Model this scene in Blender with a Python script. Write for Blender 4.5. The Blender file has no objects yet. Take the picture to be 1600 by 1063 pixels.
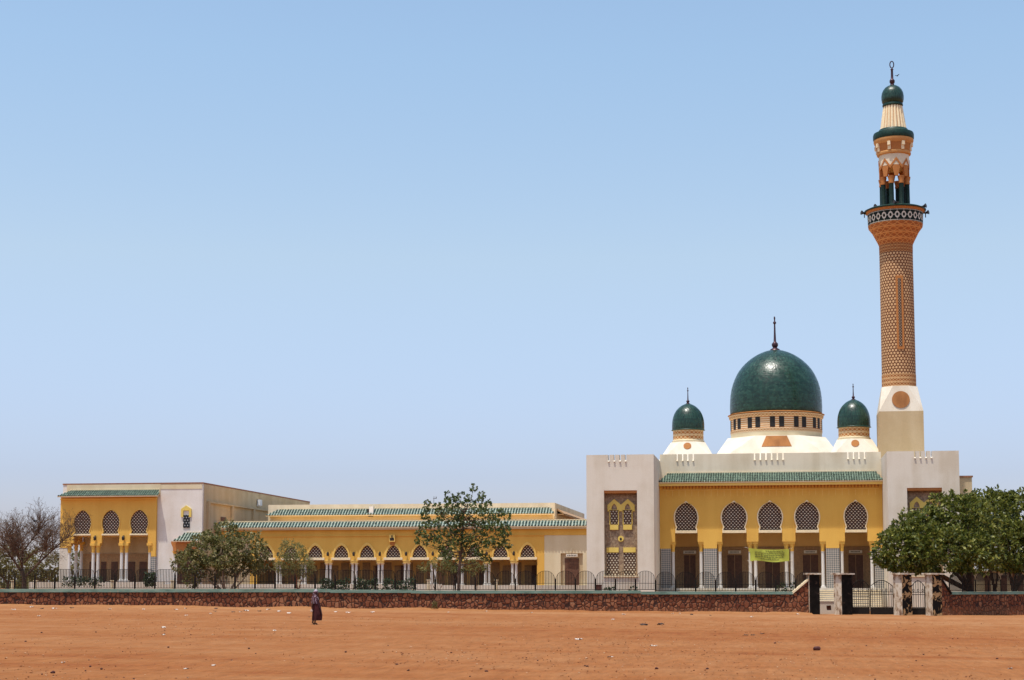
import bpy, bmesh, math, random
from mathutils import Vector, Matrix, noise as mnoise
from mathutils.geometry import tessellate_polygon

random.seed(7)
S = bpy.context.scene
COL = S.collection
PI = math.pi
R = math.radians

# ------------------------------------------------------------------ camera
PSI, THE, FPX, CAMZ = R(8.87), R(5.5), 2600.0, 1.8
FWD = Vector((-math.sin(PSI)*math.cos(THE), math.cos(PSI)*math.cos(THE), math.sin(THE)))
RGT = Vector((math.cos(PSI), math.sin(PSI), 0))
UPV = RGT.cross(FWD)
FH = Vector((-math.sin(PSI), math.cos(PSI), 0))
CAM = Vector((0, 0, CAMZ))
cd = bpy.data.cameras.new('camera')
cam = bpy.data.objects.new('camera', cd)
COL.objects.link(cam)
cam.location = CAM
cam.rotation_euler = (PI/2 + THE, 0, PSI)
cd.sensor_width = 36
cd.lens = 36*FPX/1600
cd.shift_y = 132.5/1600
cd.clip_start = .5
cd.clip_end = 8000
S.camera = cam

def ray(x, y):
    return FWD + RGT*((x-800)/FPX) + UPV*((664-y)/FPX)
def P(x, y, Y):                      # photo pixel -> (X, Z) in the plane of a facade at depth Y
    d = ray(x, y); t = Y/d.y
    return d.x*t, CAMZ + d.z*t
def D(x, y, d):                      # photo pixel -> world point at distance d along the ground
    v = ray(x, y); t = d/v.dot(FH)
    return CAM + v*t
class Frame:                         # a facade plane: plumb verticals, level horizontals
    def __init__(s, Y, xr, yr): s.Y, s.xr, s.yr = Y, xr, yr
    def X(s, x): return P(x, s.yr, s.Y)[0]
    def Z(s, y, xr=None): return P(xr or s.xr, y, s.Y)[1]
def gz(x, y):                        # the square falls gently to the right
    lat = max(-70, min(70, x*RGT.x + y*RGT.y))
    return -.0108*(lat + 5.4)
def G(x, y, d):                      # ground point under a pixel column at distance d
    p = D(x, y, d); p.z = gz(p.x, p.y); return p

# ------------------------------------------------------------------ materials
class K:
    def __init__(s, name):
        s.mat = bpy.data.materials.new(name); s.mat.use_nodes = True
        s.t = s.mat.node_tree; s.n = s.t.nodes; s.n.clear(); s.L = s.t.links
        s.o = s.n.new('ShaderNodeOutputMaterial')
        s.tc = s.n.new('ShaderNodeTexCoord'); s.obj = s.tc.outputs['Object']
        sp = s.n.new('ShaderNodeSeparateXYZ'); s.L.new(s.obj, sp.inputs[0])
        s.x, s.y, s.z = sp.outputs
    def put(s, sock, v):
        if hasattr(v, 'is_output'): s.L.new(v, sock)
        elif v is not None:
            if isinstance(v, (tuple, list)) and len(v) == 3 and sock.type == 'RGBA': v = (*v, 1)
            sock.default_value = v
    def m(s, op, a, b=None, c=None, clamp=False):
        n = s.n.new('ShaderNodeMath'); n.operation = op; n.use_clamp = clamp
        for i, v in enumerate((a, b, c)): s.put(n.inputs[i], v)
        return n.outputs[0]
    def vec(s, x, y, z):
        n = s.n.new('ShaderNodeCombineXYZ')
        for i, v in enumerate((x, y, z)): s.put(n.inputs[i], v)
        return n.outputs[0]
    def scaled(s, sx, sy, sz, v=None):
        n = s.n.new('ShaderNodeMapping'); s.L.new(v or s.obj, n.inputs[0]); n.inputs['Scale'].default_value = (sx, sy, sz)
        return n.outputs[0]
    def noise(s, scale, v=None, det=4, rough=.55, dist=0):
        n = s.n.new('ShaderNodeTexNoise'); s.L.new(v or s.obj, n.inputs['Vector'])
        n.inputs['Scale'].default_value = scale; n.inputs['Detail'].default_value = det; n.inputs['Roughness'].default_value = rough
        n.inputs['Distortion'].default_value = dist
        return n.outputs['Fac']
    def vor(s, scale, v=None, feature='F1', out='Distance', rnd=1):
        n = s.n.new('ShaderNodeTexVoronoi'); n.feature = feature; s.L.new(v or s.obj, n.inputs['Vector'])
        n.inputs['Scale'].default_value = scale; n.inputs['Randomness'].default_value = rnd
        return n.outputs[out]
    def ramp(s, f, stops, const=False):
        n = s.n.new('ShaderNodeValToRGB'); s.L.new(f, n.inputs[0]); e = n.color_ramp.elements
        if const: n.color_ramp.interpolation = 'CONSTANT'
        while len(e) < len(stops): e.new(.5)
        for i, (p, c) in enumerate(stops):
            e[i].position = p; e[i].color = (*c, 1) if isinstance(c, tuple) else (c, c, c, 1)
        return n.outputs['Color']
    def mix(s, f, a, b, mode='MIX'):
        n = s.n.new('ShaderNodeMix'); n.data_type = 'RGBA'; n.blend_type = mode
        s.put(n.inputs[0], f); s.put(n.inputs[6], a); s.put(n.inputs[7], b)
        return n.outputs[2]
    def bump(s, h, strength=.5, dist=.02, normal=None):
        n = s.n.new('ShaderNodeBump'); n.inputs['Strength'].default_value = strength; n.inputs['Distance'].default_value = dist
        s.L.new(h, n.inputs['Height'])
        if normal: s.L.new(normal, n.inputs['Normal'])
        return n.outputs[0]
    def out(s, col, rough=.85, normal=None, spec=.3, metal=0):
        b = s.n.new('ShaderNodeBsdfPrincipled')
        s.put(b.inputs['Base Color'], col); s.put(b.inputs['Roughness'], rough); s.put(b.inputs['Specular IOR Level'], spec)
        s.put(b.inputs['Metallic'], metal)
        if normal: s.L.new(normal, b.inputs['Normal'])
        s.L.new(b.outputs[0], s.o.inputs[0]); s.b = b
        return s.mat

def plaster(name, c, stain, amt=.5, rough=.9):
    k = K(name)
    big = k.noise(.35, det=5, rough=.6)
    streak = k.noise(1.1, k.scaled(.8, .8, .09), det=6, rough=.55)
    fine = k.noise(14, det=3)
    f = k.m('MULTIPLY', k.m('ADD', k.m('MULTIPLY', big, .5), k.m('MULTIPLY', streak, .5)), 1)
    f = k.ramp(f, [(.43, 0.), (.62, 1.)])
    col = k.mix(k.m('MULTIPLY', f, amt), c, stain)
    col = k.mix(.25, col, k.ramp(fine, [(.3, (.35, .35, .35)), (.7, (.65, .65, .65))]), 'OVERLAY')
    return k.out(col, rough, k.bump(fine, .15, .01), .2)

def plain(name, c, rough=.8, var=.25, scale=6, spec=.3, metal=0):
    k = K(name)
    f = k.noise(scale, det=4)
    d = tuple(v*(1-var) for v in c); e = tuple(min(1, v*(1+var)) for v in c)
    return k.out(k.ramp(f, [(.3, d), (.7, e)]), rough, None, spec, metal)

M = {}
M['white'] = plaster('white_plaster', (.71, .64, .52), (.55, .46, .33), .7)
M['bright'] = plaster('bright_white_plaster', (.74, .69, .62), (.58, .50, .40), .6)
M['offwhite'] = plaster('offwhite_plaster', (.74, .65, .48), (.56, .46, .30), .7)
M['cream'] = plaster('cream_plaster', (.70, .60, .40), (.55, .43, .24), .6)
M['buff'] = plaster('buff_plaster', (.52, .40, .24), (.44, .32, .17), .7)
M['tan'] = plaster('tan_plaster', (.56, .44, .27), (.42, .30, .16), .7)
M['ochre'] = plaster('ochre_plaster', (.76, .45, .095), (.66, .36, .07), .7)
M['ochre_trim'] = plaster('ochre_trim', (.80, .53, .14), (.70, .42, .10), .5)
M['orange'] = plaster('orange_plaster', (.46, .185, .055), (.36, .13, .04), .6)
M['apricot'] = plaster('apricot_trim', (.60, .31, .11), (.48, .22, .07), .5)
M['plaque'] = plaster('carved_plaque', (.42, .18, .06), (.24, .10, .035), .9)
M['porch'] = plaster('porch_plaster', (.86, .54, .20), (.70, .42, .15), .6)
M['dado'] = plain('dado_tile', (.40, .24, .115), .6, .2, 8)
M['coping_red'] = plain('coping_red', (.30, .14, .08), .9)
M['cream_trim'] = plain('cream_trim', (.80, .66, .42), .85, .1)
M['yellow_trim'] = plaster('yellow_trim', (.75, .56, .14), (.62, .43, .09), .5)
M['door'] = plain('door_wood', (.12, .055, .032), .6, .3)
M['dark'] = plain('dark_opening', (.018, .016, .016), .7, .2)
M['iron'] = plain('black_iron', (.020, .016, .013), .85, .3, 20, .08)
M['rust'] = plain('rusty_box', (.09, .03, .02), .8, .4, 9)
M['bronze'] = plain('finial_metal', (.055, .022, .028), .4, .3, 6, .5, .5)
M['marble'] = plaster('column_marble', (.66, .62, .56), (.48, .43, .36), .5, .5)
M['green_trim'] = plain('green_trim', (.010, .036, .024), .45, .4, 5, .25)
M['green_col'] = plain('green_column', (.008, .022, .016), .5, .4, 4, .15)
M['plinth'] = plaster('plinth_stone', (.62, .56, .46), (.45, .38, .28), .6)
M['sign'] = plain('sign_white', (.75, .68, .55), .6, .05)
M['ink'] = plain('sign_ink', (.03, .03, .025), .7, .1)
M['ac'] = plain('unit_white', (.72, .72, .70), .5, .08)
M['lamp'] = plain('lamp_black', (.03, .02, .015), .5, .2)
M['banner'] = plain('banner_cloth', (.40, .42, .06), .7, .12, 2)
M['bird'] = plain('bird_feathers', (.012, .012, .016), .5, .2)
M['litter_white'] = plain('litter_white', (.58, .50, .43), .7, .15)
M['litter_dark'] = plain('litter_dark', (.05, .03, .025), .8, .3)
M['stone_red'] = plain('stone_dark_red', (.07, .018, .012), .7, .3)

def k_dome():
    k = K('dome_tile')
    ang = k.m('ARCTAN2', k.y, k.x)
    v = k.vec(k.m('MULTIPLY', ang, 9.), k.m('MULTIPLY', k.z, 2.6), 0)
    cell = k.vor(1.9, v, out='Color', rnd=.7)
    sp = k.n.new('ShaderNodeSeparateColor'); k.L.new(cell, sp.inputs[0])
    big = k.noise(.8, det=5, rough=.65)
    band = k.noise(1., k.scaled(.12, .12, .85), det=2)
    f = k.m('ADD', k.m('MULTIPLY', sp.outputs[0], .34), k.m('ADD', k.m('MULTIPLY', big, .42), k.m('MULTIPLY', band, .34)))
    col = k.ramp(f, [(.25, (.005, .017, .010)), (.5, (.010, .034, .020)), (.72, (.021, .062, .040)), (.95, (.09, .15, .105))])
    edge = k.vor(1.9, v, 'DISTANCE_TO_EDGE', rnd=.7)
    h = k.m('ADD', k.m('MULTIPLY', k.ramp(edge, [(0, 0.), (.09, 1.)]), .6), sp.outputs[1])
    j1 = k.ramp(k.m('ABSOLUTE', k.m('SUBTRACT', k.m('FRACT', k.m('MULTIPLY', k.z, .55)), .5)), [(.0, .7), (.03, 0.)])
    j2 = k.ramp(k.m('ABSOLUTE', k.m('SUBTRACT', k.m('FRACT', k.m('MULTIPLY', k.z, 3.0)), .5)), [(.0, .5), (.12, 0.)])
    joint = k.m('MAXIMUM', j1, j2)
    col = k.mix(joint, col, (.006, .014, .010))
    rough = k.m('ADD', .20, k.m('MULTIPLY', sp.outputs[2], .22))
    return k.out(col, rough, k.bump(h, .15, .03), .42)
M['dome'] = k_dome()

def k_guilloche(name, base, line, n_around, z0, height, rows=2, dark=None):
    k = K(name)                                   # interlaced raised strapwork round a drum
    ang = k.m('ARCTAN2', k.y, k.x)
    u = k.m('MULTIPLY', ang, n_around)
    v = k.m('MULTIPLY', k.m('SUBTRACT', k.z, z0), rows/height)
    vf = k.m('SUBTRACT', k.m('FRACT', v), .5)
    s1 = k.m('MULTIPLY', k.m('SINE', u), .34)
    a = k.m('ABSOLUTE', k.m('SUBTRACT', vf, s1)); b = k.m('ABSOLUTE', k.m('ADD', vf, s1))
    e = k.m('ABSOLUTE', k.m('SUBTRACT', k.m('ABSOLUTE', vf), .47))
    d = k.m('MINIMUM', k.m('MINIMUM', a, b), e)
    f = k.ramp(d, [(.055, 1.), (.12, 0.)])
    n = k.noise(2., det=4)
    c = k.mix(f, k.mix(n, dark or tuple(q*.5 for q in base), base), line)
    return k.out(c, .85, k.bump(f, .6, .05), .2)

def k_hex():
    k = K('minaret_hex_tile')
    ang = k.m('ARCTAN2', k.y, k.x)
    v = k.m('MULTIPLY', k.z, 1/.262)
    row = k.m('FLOOR', v)
    sh = k.m('MULTIPLY', k.m('MODULO', k.m('ADD', row, 1000), 2), .5)
    u = k.m('ADD', k.m('MULTIPLY', ang, 32/(2*PI)), sh)
    du = k.m('MULTIPLY', k.m('SUBTRACT', k.m('FRACT', k.m('ADD', u, 100)), .5), 1.0)
    dv = k.m('MULTIPLY', k.m('SUBTRACT', k.m('FRACT', v), .5), .86)
    d = k.m('SQRT', k.m('ADD', k.m('MULTIPLY', du, du), k.m('MULTIPLY', dv, dv)))
    f = k.ramp(d, [(.31, 1.), (.40, 0.)])
    n = k.noise(.5, det=4)
    dot = k.mix(n, (.50, .275, .12), (.74, .50, .26))
    c = k.mix(f, (.15, .052, .021), dot)
    return k.out(c, .8, k.bump(f, .5, .04), .25)
M['hex'] = k_hex()

def k_rings(z0, h, n):
    k = K('balcony_tile_band')
    ang = k.m('ARCTAN2', k.y, k.x)
    u = k.m('SUBTRACT', k.m('FRACT', k.m('ADD', k.m('MULTIPLY', ang, n/(2*PI)), 100)), .5)
    v = k.m('SUBTRACT', k.m('DIVIDE', k.m('SUBTRACT', k.z, z0), h), .5)
    v2 = k.m('MULTIPLY', v, 1.25)
    d = k.m('SQRT', k.m('ADD', k.m('MULTIPLY', u, u), k.m('MULTIPLY', v2, v2)))
    ring = k.ramp(k.m('ABSOLUTE', k.m('SUBTRACT', d, .27)), [(.06, 1.), (.10, 0.)])
    edge = k.ramp(k.m('ABSOLUTE', v), [(.41, 0.), (.43, .75), (.46, .75), (.48, 0.)])
    cross = k.m('MULTIPLY', k.ramp(k.m('MINIMUM', k.m('ABSOLUTE', u), k.m('ABSOLUTE', v)), [(.02, .7), (.045, 0.)]), k.ramp(d, [(.3, 0.), (.33, 1.)]))
    f = k.m('MAXIMUM', k.m('MAXIMUM', ring, edge), cross)
    c = k.mix(f, (.008, .014, .011), (.62, .58, .48))
    return k.out(c, .6, None, .12)

def k_drum(z0, h):
    k = K('drum_banded_brick')
    v = k.m('MULTIPLY', k.m('SUBTRACT', k.z, z0), 5.5/h)
    f = k.ramp(k.m('FRACT', v), [(.42, 0.), (.5, 1.), (.92, 1.), (1., 0.)])
    n = k.noise(3, det=3)
    c = k.mix(f, k.mix(n, (.42, .16, .05), (.6, .25, .08)), (.72, .58, .38))
    return k.out(c, .85, k.bump(f, .4, .04), .2)

def k_lattice(name, px, pz, hole, bar, r0=.26, r1=.36):
    k = K(name)                                   # pierced screen: rows of small lozenges
    x = k.m('ADD', k.m('ADD', k.x, k.y), 500)
    v = k.m('DIVIDE', k.m('ADD', k.z, 100), pz)
    row = k.m('FLOOR', v)
    u = k.m('ADD', k.m('DIVIDE', x, px), k.m('MULTIPLY', k.m('MODULO', row, 2), .5))
    du = k.m('ABSOLUTE', k.m('SUBTRACT', k.m('FRACT', u), .5)); dv = k.m('ABSOLUTE', k.m('SUBTRACT', k.m('FRACT', v), .5))
    d = k.m('ADD', du, k.m('MULTIPLY', dv, .8))
    f = k.ramp(d, [(r0, 1.), (r1, 0.)])
    n = k.noise(.9, det=3)
    c = k.mix(f, k.mix(n, tuple(q*.7 for q in bar), tuple(q*1.3 for q in bar)), k.mix(k.noise(1.3), tuple(q*.6 for q in hole), hole))
    return k.out(c, .7, k.bump(f, .5, .03), .3)
M['lattice'] = k_lattice('arch_screen', .30, .16, (.86, .74, .56), (.060, .028, .018), .24, .33)
M['lattice_low'] = k_lattice('niche_screen', .27, .20, (.80, .70, .52), (.09, .05, .03), .22, .34)

def k_mosaic():
    k = K('pier_mosaic')
    x = k.m('ADD', k.m('ADD', k.x, k.y), 500)
    p = .19
    u = k.m('DIVIDE', k.m('ADD', x, k.z), p); v = k.m('DIVIDE', k.m('SUBTRACT', k.m('ADD', x, 50), k.z), p)
    f = k.m('MODULO', k.m('ADD', k.m('FLOOR', u), k.m('FLOOR', v)), 2)
    c = k.mix(f, (.14, .15, .145), (.42, .37, .31))
    return k.out(c, .5, None, .4)
M['mosaic'] = k_mosaic()

def k_niche():
    k = K('niche_mosaic')
    c = k.vor(7, None, out='Color', rnd=.6)
    sp = k.n.new('ShaderNodeSeparateColor'); k.L.new(c, sp.inputs[0])
    col = k.ramp(sp.outputs[0], [(0, (.20, .13, .08)), (.6, (.29, .20, .12)), (1, (.37, .27, .17))])
    return k.out(col, .6, None, .3)
M['niche'] = k_niche()

def k_rooftile():
    k = K('green_roof_tile')
    n = k.noise(5, det=4, rough=.7); c = k.vor(4.5, k.scaled(1, .6, .6), out='Color')
    sp = k.n.new('ShaderNodeSeparateColor'); k.L.new(c, sp.inputs[0])
    f = k.m('ADD', k.m('MULTIPLY', n, .5), k.m('MULTIPLY', sp.outputs[0], .5))
    col = k.ramp(f, [(.25, (.012, .028, .021)), (.5, (.030, .058, .043)), (.72, (.062, .100, .076)), (.9, (.22, .24, .18))])
    return k.out(col, .38, None, .45)
M['rooftile'] = k_rooftile()

M['pan'] = plain('tile_channel_pale', (.27, .31, .25), .6, .35, 3)
M['pan_green'] = plain('tile_channel_green', (.15, .205, .145), .6, .5, 3)
def k_stone():
    k = K('red_rubble_masonry')
    wob = k.n.new('ShaderNodeTexNoise'); k.L.new(k.obj, wob.inputs['Vector']); wob.inputs['Scale'].default_value = 2.2
    mx = k.n.new('ShaderNodeVectorMath'); mx.operation = 'MULTIPLY_ADD'
    k.L.new(wob.outputs['Color'], mx.inputs[0]); mx.inputs[1].default_value = (.22, 0, .22); k.L.new(k.obj, mx.inputs[2])
    v = k.scaled(3.5, 0, 2.7, mx.outputs[0])
    edge = k.vor(1, v, 'DISTANCE_TO_EDGE', rnd=.72)
    cell = k.vor(1, v, out='Color', rnd=.72)
    sp = k.n.new('ShaderNodeSeparateColor'); k.L.new(cell, sp.inputs[0])
    grain = k.noise(9, det=5)
    big = k.noise(.16, det=3)
    f = k.m('ADD', k.m('MULTIPLY', sp.outputs[0], .5), k.m('ADD', k.m('MULTIPLY', grain, .3), k.m('MULTIPLY', big, .3)))
    col = k.ramp(f, [(.25, (.12, .036, .018)), (.5, (.205, .070, .033)), (.7, (.28, .108, .050)), (.9, (.36, .175, .092))])
    mort = k.ramp(edge, [(.035, 1.), (.075, 0.)])
    dust = k.m('MULTIPLY', k.ramp(k.m('ADD', k.z, k.m('MULTIPLY', grain, .25)), [(.1, 1.), (.42, 0.)]), .35)
    col = k.mix(mort, col, (.045, .022, .016))
    col = k.mix(dust, col, (.33, .14, .06))
    h = k.m('ADD', k.ramp(edge, [(.02, 0.), (.16, 1.)]), k.m('MULTIPLY', grain, .4))
    return k.out(col, .9, k.bump(h, .9, .07), .2)
M['stone'] = k_stone()

def k_coping():
    k = K('green_painted_coping')
    n = k.noise(1.2, k.scaled(.6, .6, 3), det=6, rough=.65); s = k.noise(7, det=4)
    c = k.ramp(n, [(.3, (.09, .15, .115)), (.52, (.17, .275, .215)), (.75, (.29, .35, .275))])
    c = k.mix(k.ramp(s, [(.6, 0.), (.72, .6)]), c, (.36, .27, .17))
    return k.out(c, .75, k.bump(s, .2, .01), .25)
M['coping'] = k_coping()

def k_peel():
    k = K('peeling_black_paint')
    n = k.noise(1.5, det=7, rough=.62, dist=.6)
    f = k.ramp(n, [(.50, 0.), (.53, 1.)])
    fine = k.noise(9, det=4)
    c = k.mix(f, k.mix(fine, (.008, .007, .006), (.020, .016, .014)), k.mix(fine, (.32, .18, .075), (.54, .35, .17)))
    return k.out(c, .92, k.bump(f, .4, .02), .05)
M['peel'] = k_peel()
def k_black():
    k = K('black_painted_pier')
    n = k.noise(2.2, det=7, rough=.65)
    c = k.ramp(n, [(.35, (.007, .006, .005)), (.60, (.016, .013, .011)), (.72, (.12, .07, .045))])
    return k.out(c, .95, None, .04)
M['pier_black'] = k_black()
def k_whitewash():
    k = K('worn_whitewash')
    n = k.noise(2.6, k.scaled(1, 1, .7), det=7, rough=.65, dist=.4)
    c = k.ramp(n, [(.36, (.14, .08, .05)), (.44, (.40, .29, .19)), (.54, (.60, .52, .40)), (.8, (.60, .55, .46))])
    return k.out(c, .85, None, .2)
M['whitewash'] = k_whitewash()

def k_ground():
    k = K('laterite_sand')
    big = k.noise(.07, k.scaled(.35, 1.2, 1), det=6, rough=.6, dist=.6)
    drift = k.noise(.9, k.scaled(.045, .55, 1), det=5, rough=.6)          # wind-drifted streaks and old tracks
    mid = k.noise(1.1, k.scaled(.9, .22, 1), det=7, rough=.7)
    fine = k.noise(7., k.scaled(.8, .13, 1), det=6, rough=.75)
    f = k.m('ADD', k.m('MULTIPLY', big, .40), k.m('ADD', k.m('MULTIPLY', mid, .38), k.m('MULTIPLY', drift, .32)))
    col = k.ramp(f, [(.40, (.215, .062, .015)), (.50, (.262, .094, .027)), (.58, (.285, .113, .037)), (.70, (.325, .150, .060))])
    gr = k.ramp(fine, [(.28, .36), (.5, .5), (.74, .63)])
    col = k.mix(.9, col, gr, 'OVERLAY')
    near = k.m('MULTIPLY', k.ramp(k.m('ADD', k.m('DIVIDE', k.y, 120.), k.m('MULTIPLY', k.m('SUBTRACT', mid, .5), .5)), [(.72, 0.), (.95, .55)]), k.ramp(big, [(.35, .35), (.6, 1.)]))
    col = k.mix(near, col, (.37, .185, .082))                       # paler wind-blown sand gathers towards the wall
    speck = k.ramp(k.noise(2.6, k.scaled(.9, .22, 1), det=9, rough=.85), [(.30, .75), (.39, 0.)])
    col = k.mix(speck, col, (.13, .043, .016))
    pale = k.ramp(k.noise(3.3, k.scaled(.9, .2, 1), det=8, rough=.85), [(.64, 0.), (.72, .55)])
    col = k.mix(pale, col, (.44, .25, .13))
    h = k.m('ADD', k.m('MULTIPLY', fine, .8), k.m('MULTIPLY', mid, 1.6))
    return k.out(col, .95, k.bump(h, .7, .10), .1)
M['ground'] = k_ground()

def k_leaf(name, c1, c2, c3, trans=.3, rough=.5):
    k = K(name)
    g = k.n.new('ShaderNodeNewGeometry')
    n = k.noise(1.3, det=3)
    f = k.m('ADD', k.m('MULTIPLY', g.outputs['Random Per Island'], .55), k.m('MULTIPLY', n, .6))
    f = k.m('SUBTRACT', f, .08)
    col = k.ramp(f, [(.15, c1), (.55, c2), (.95, c3)])
    k.out(col, rough, None, .35)
    t = k.n.new('ShaderNodeBsdfTranslucent'); k.L.new(col, t.inputs[0])
    ms = k.n.new('ShaderNodeMixShader'); ms.inputs[0].default_value = trans
    k.L.new(k.b.outputs[0], ms.inputs[1]); k.L.new(t.outputs[0], ms.inputs[2]); k.L.new(ms.outputs[0], k.o.inputs[0])
    return k.mat
M['leaf_mango'] = k_leaf('mango_leaf', (.024, .036, .006), (.125, .145, .022), (.46, .43, .10), .35, .42)
M['leaf_citrus'] = k_leaf('dense_leaf', (.040, .050, .012), (.17, .16, .042), (.55, .44, .23), .32, .55)
M['leaf_olive'] = k_leaf('dusty_olive_leaf', (.11, .11, .035), (.20, .19, .06), (.32, .28, .11), .35, .7)
M['leaf_big'] = k_leaf('broad_leaf', (.026, .046, .012), (.085, .12, .028), (.28, .30, .10), .3, .42)
M['leaf_dry'] = k_leaf('dry_savanna_leaf', (.09, .085, .025), (.15, .13, .04), (.22, .18, .065), .3, .8)
M['leaf_hedge'] = k_leaf('hedge_leaf', (.02, .04, .014), (.04, .07, .024), (.08, .11, .04), .2, .6)
M['bark'] = plain('grey_brown_bark', (.14, .085, .055), .9, .45, 5)
M['bark_red'] = plain('reddish_bark', (.26, .11, .06), .9, .4, 5)
M['bark_pale'] = plain('pale_bark', (.34, .24, .16), .9, .4, 4)
M['bark_thorn'] = plain('thorn_tree_bark', (.115, .065, .040), .9, .35, 4)

# ------------------------------------------------------------------ mesh builder
class MB:
    def __init__(s): s.v, s.f, s.mi, s.sm = [], [], [], []; s.cur = 0; s.mats = []
    def use(s, m):
        if m not in s.mats: s.mats.append(m)
        s.cur = s.mats.index(m); return s
    def add(s, vs, fs, smooth=False):
        b = len(s.v); s.v += [tuple(v) for v in vs]
        for f in fs:
            s.f.append([b+i for i in f]); s.mi.append(s.cur); s.sm.append(smooth)
        return s
    def box(s, x0, x1, y0, y1, z0, z1, rot=0, piv=None):
        vs = [Vector((x, y, z)) for z in (z0, z1) for y in (y0, y1) for x in (x0, x1)]
        if rot:
            c = piv or Vector(((x0+x1)/2, (y0+y1)/2, 0)); m = Matrix.Rotation(rot, 3, 'Z')
            vs = [m @ (v-c) + c for v in vs]
        return s.add(vs, [(0, 2, 3, 1), (4, 5, 7, 6), (0, 1, 5, 4), (2, 6, 7, 3), (0, 4, 6, 2), (1, 3, 7, 5)])
    def plate(s, poly, y0, y1, holes=()):          # polygon in (x, z), with holes, from depth y0 to y1
        loops = [list(poly)] + [list(h) for h in holes]
        tl = tessellate_polygon([[Vector((p[0], p[1], 0)) for p in lp] for lp in loops])
        flat = [p for lp in loops for p in lp]; n = len(flat)
        vs = [(p[0], y0, p[1]) for p in flat] + [(p[0], y1, p[1]) for p in flat]
        fs = []
        for a, b, c in tl:
            pa, pb, pc = flat[a], flat[b], flat[c]
            ar = (pb[0]-pa[0])*(pc[1]-pa[1]) - (pb[1]-pa[1])*(pc[0]-pa[0])
            if abs(ar) < 1e-9: continue
            if ar < 0: b, c = c, b
            fs.append((a, b, c)); fs.append((n+a, n+c, n+b))
        o = 0
        for li, lp in enumerate(loops):
            m = len(lp)
            A = sum(lp[i][0]*lp[(i+1) % m][1] - lp[(i+1) % m][0]*lp[i][1] for i in range(m))
            fwd = (A > 0) == (li == 0)
            for i in range(m):
                a, b = o+i, o+(i+1) % m
                fs.append((a, n+a, n+b, b) if fwd else (b, n+b, n+a, a))
            o += m
        return s.add(vs, fs)
    def tube(s, pts, rad, n=6, cap=True, smooth=True):
        pts = [Vector(p) for p in pts]; vs = []; fs = []
        if not isinstance(rad, (list, tuple)): rad = [rad]*len(pts)
        u = None
        for i, p in enumerate(pts):
            t = (pts[min(i+1, len(pts)-1)] - pts[max(i-1, 0)])
            if t.length < 1e-9: t = Vector((0, 0, 1))
            t.normalize()
            if u is None: u = t.orthogonal().normalized()
            else:
                u = u - t*u.dot(t)
                u = u.normalized() if u.length > 1e-6 else t.orthogonal().normalized()
            w = t.cross(u)
            vs += [p + (u*math.cos(2*PI*k/n) + w*math.sin(2*PI*k/n))*rad[i] for k in range(n)]
        for i in range(len(pts)-1):
            for k in range(n):
                a, b = i*n+k, i*n+(k+1) % n
                fs.append((a, b, b+n, a+n))
        if cap:
            fs.append(tuple(reversed(range(n)))); fs.append(tuple(range((len(pts)-1)*n, len(pts)*n)))
        return s.add(vs, fs, smooth)
    def lathe(s, prof, n=32, c=(0, 0), smooth=True, a0=0, flat_edges=True):
        vs, fs = [], []
        for r, z in prof:
            vs += [(c[0]+max(r, 1e-4)*math.cos(a0+2*PI*k/n), c[1]+max(r, 1e-4)*math.sin(a0+2*PI*k/n), z) for k in range(n)]
        for i in range(len(prof)-1):
            for k in range(n):
                a, b = i*n+k, i*n+(k+1) % n
                fs.append((a, b, b+n, a+n))
        if prof[0][0] > 1e-3: fs.append(tuple(reversed(range(n))))
        if prof[-1][0] > 1e-3: fs.append(tuple(range((len(prof)-1)*n, len(prof)*n)))
        return s.add(vs, fs, smooth)
    def ellip(s, c, r, n=8, m=6):
        vs, fs = [], []
        for i in range(m+1):
            a = -PI/2 + PI*i/m
            for k in range(n):
                b = 2*PI*k/n; q = max(math.cos(a), .02)
                vs.append((c[0]+r[0]*q*math.cos(b), c[1]+r[1]*q*math.sin(b), c[2]+r[2]*math.sin(a)))
        for i in range(m):
            for k in range(n):
                fs.append((i*n+k, i*n+(k+1) % n, (i+1)*n+(k+1) % n, (i+1)*n+k))
        return s.add(vs, fs, True)
    def build(s, name, mat=None, parent=None, kind=None, sharp=35, origin=None, local=False):
        pw = Vector((0, 0, 0)); p = parent
        while p is not None: pw += p.location; p = p.parent
        o0 = Vector((0, 0, 0)) if local else (Vector(origin) if origin else pw)
        me = bpy.data.meshes.new(name)
        me.from_pydata([(v[0]-o0.x, v[1]-o0.y, v[2]-o0.z) for v in s.v], [], s.f)
        ms = s.mats if s.mats else [mat]
        for m in ms: me.materials.append(M[m] if isinstance(m, str) else m)
        me.polygons.foreach_set('material_index', s.mi)
        me.polygons.foreach_set('use_smooth', s.sm)
        me.update()
        if any(s.sm) and sharp: me.set_sharp_from_angle(angle=R(sharp))
        o = bpy.data.objects.new(name, me); COL.objects.link(o)
        if origin: o.location = Vector(origin) - pw
        if parent is not None: o.parent = parent
        if kind: o['kind'] = kind
        return o

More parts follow.
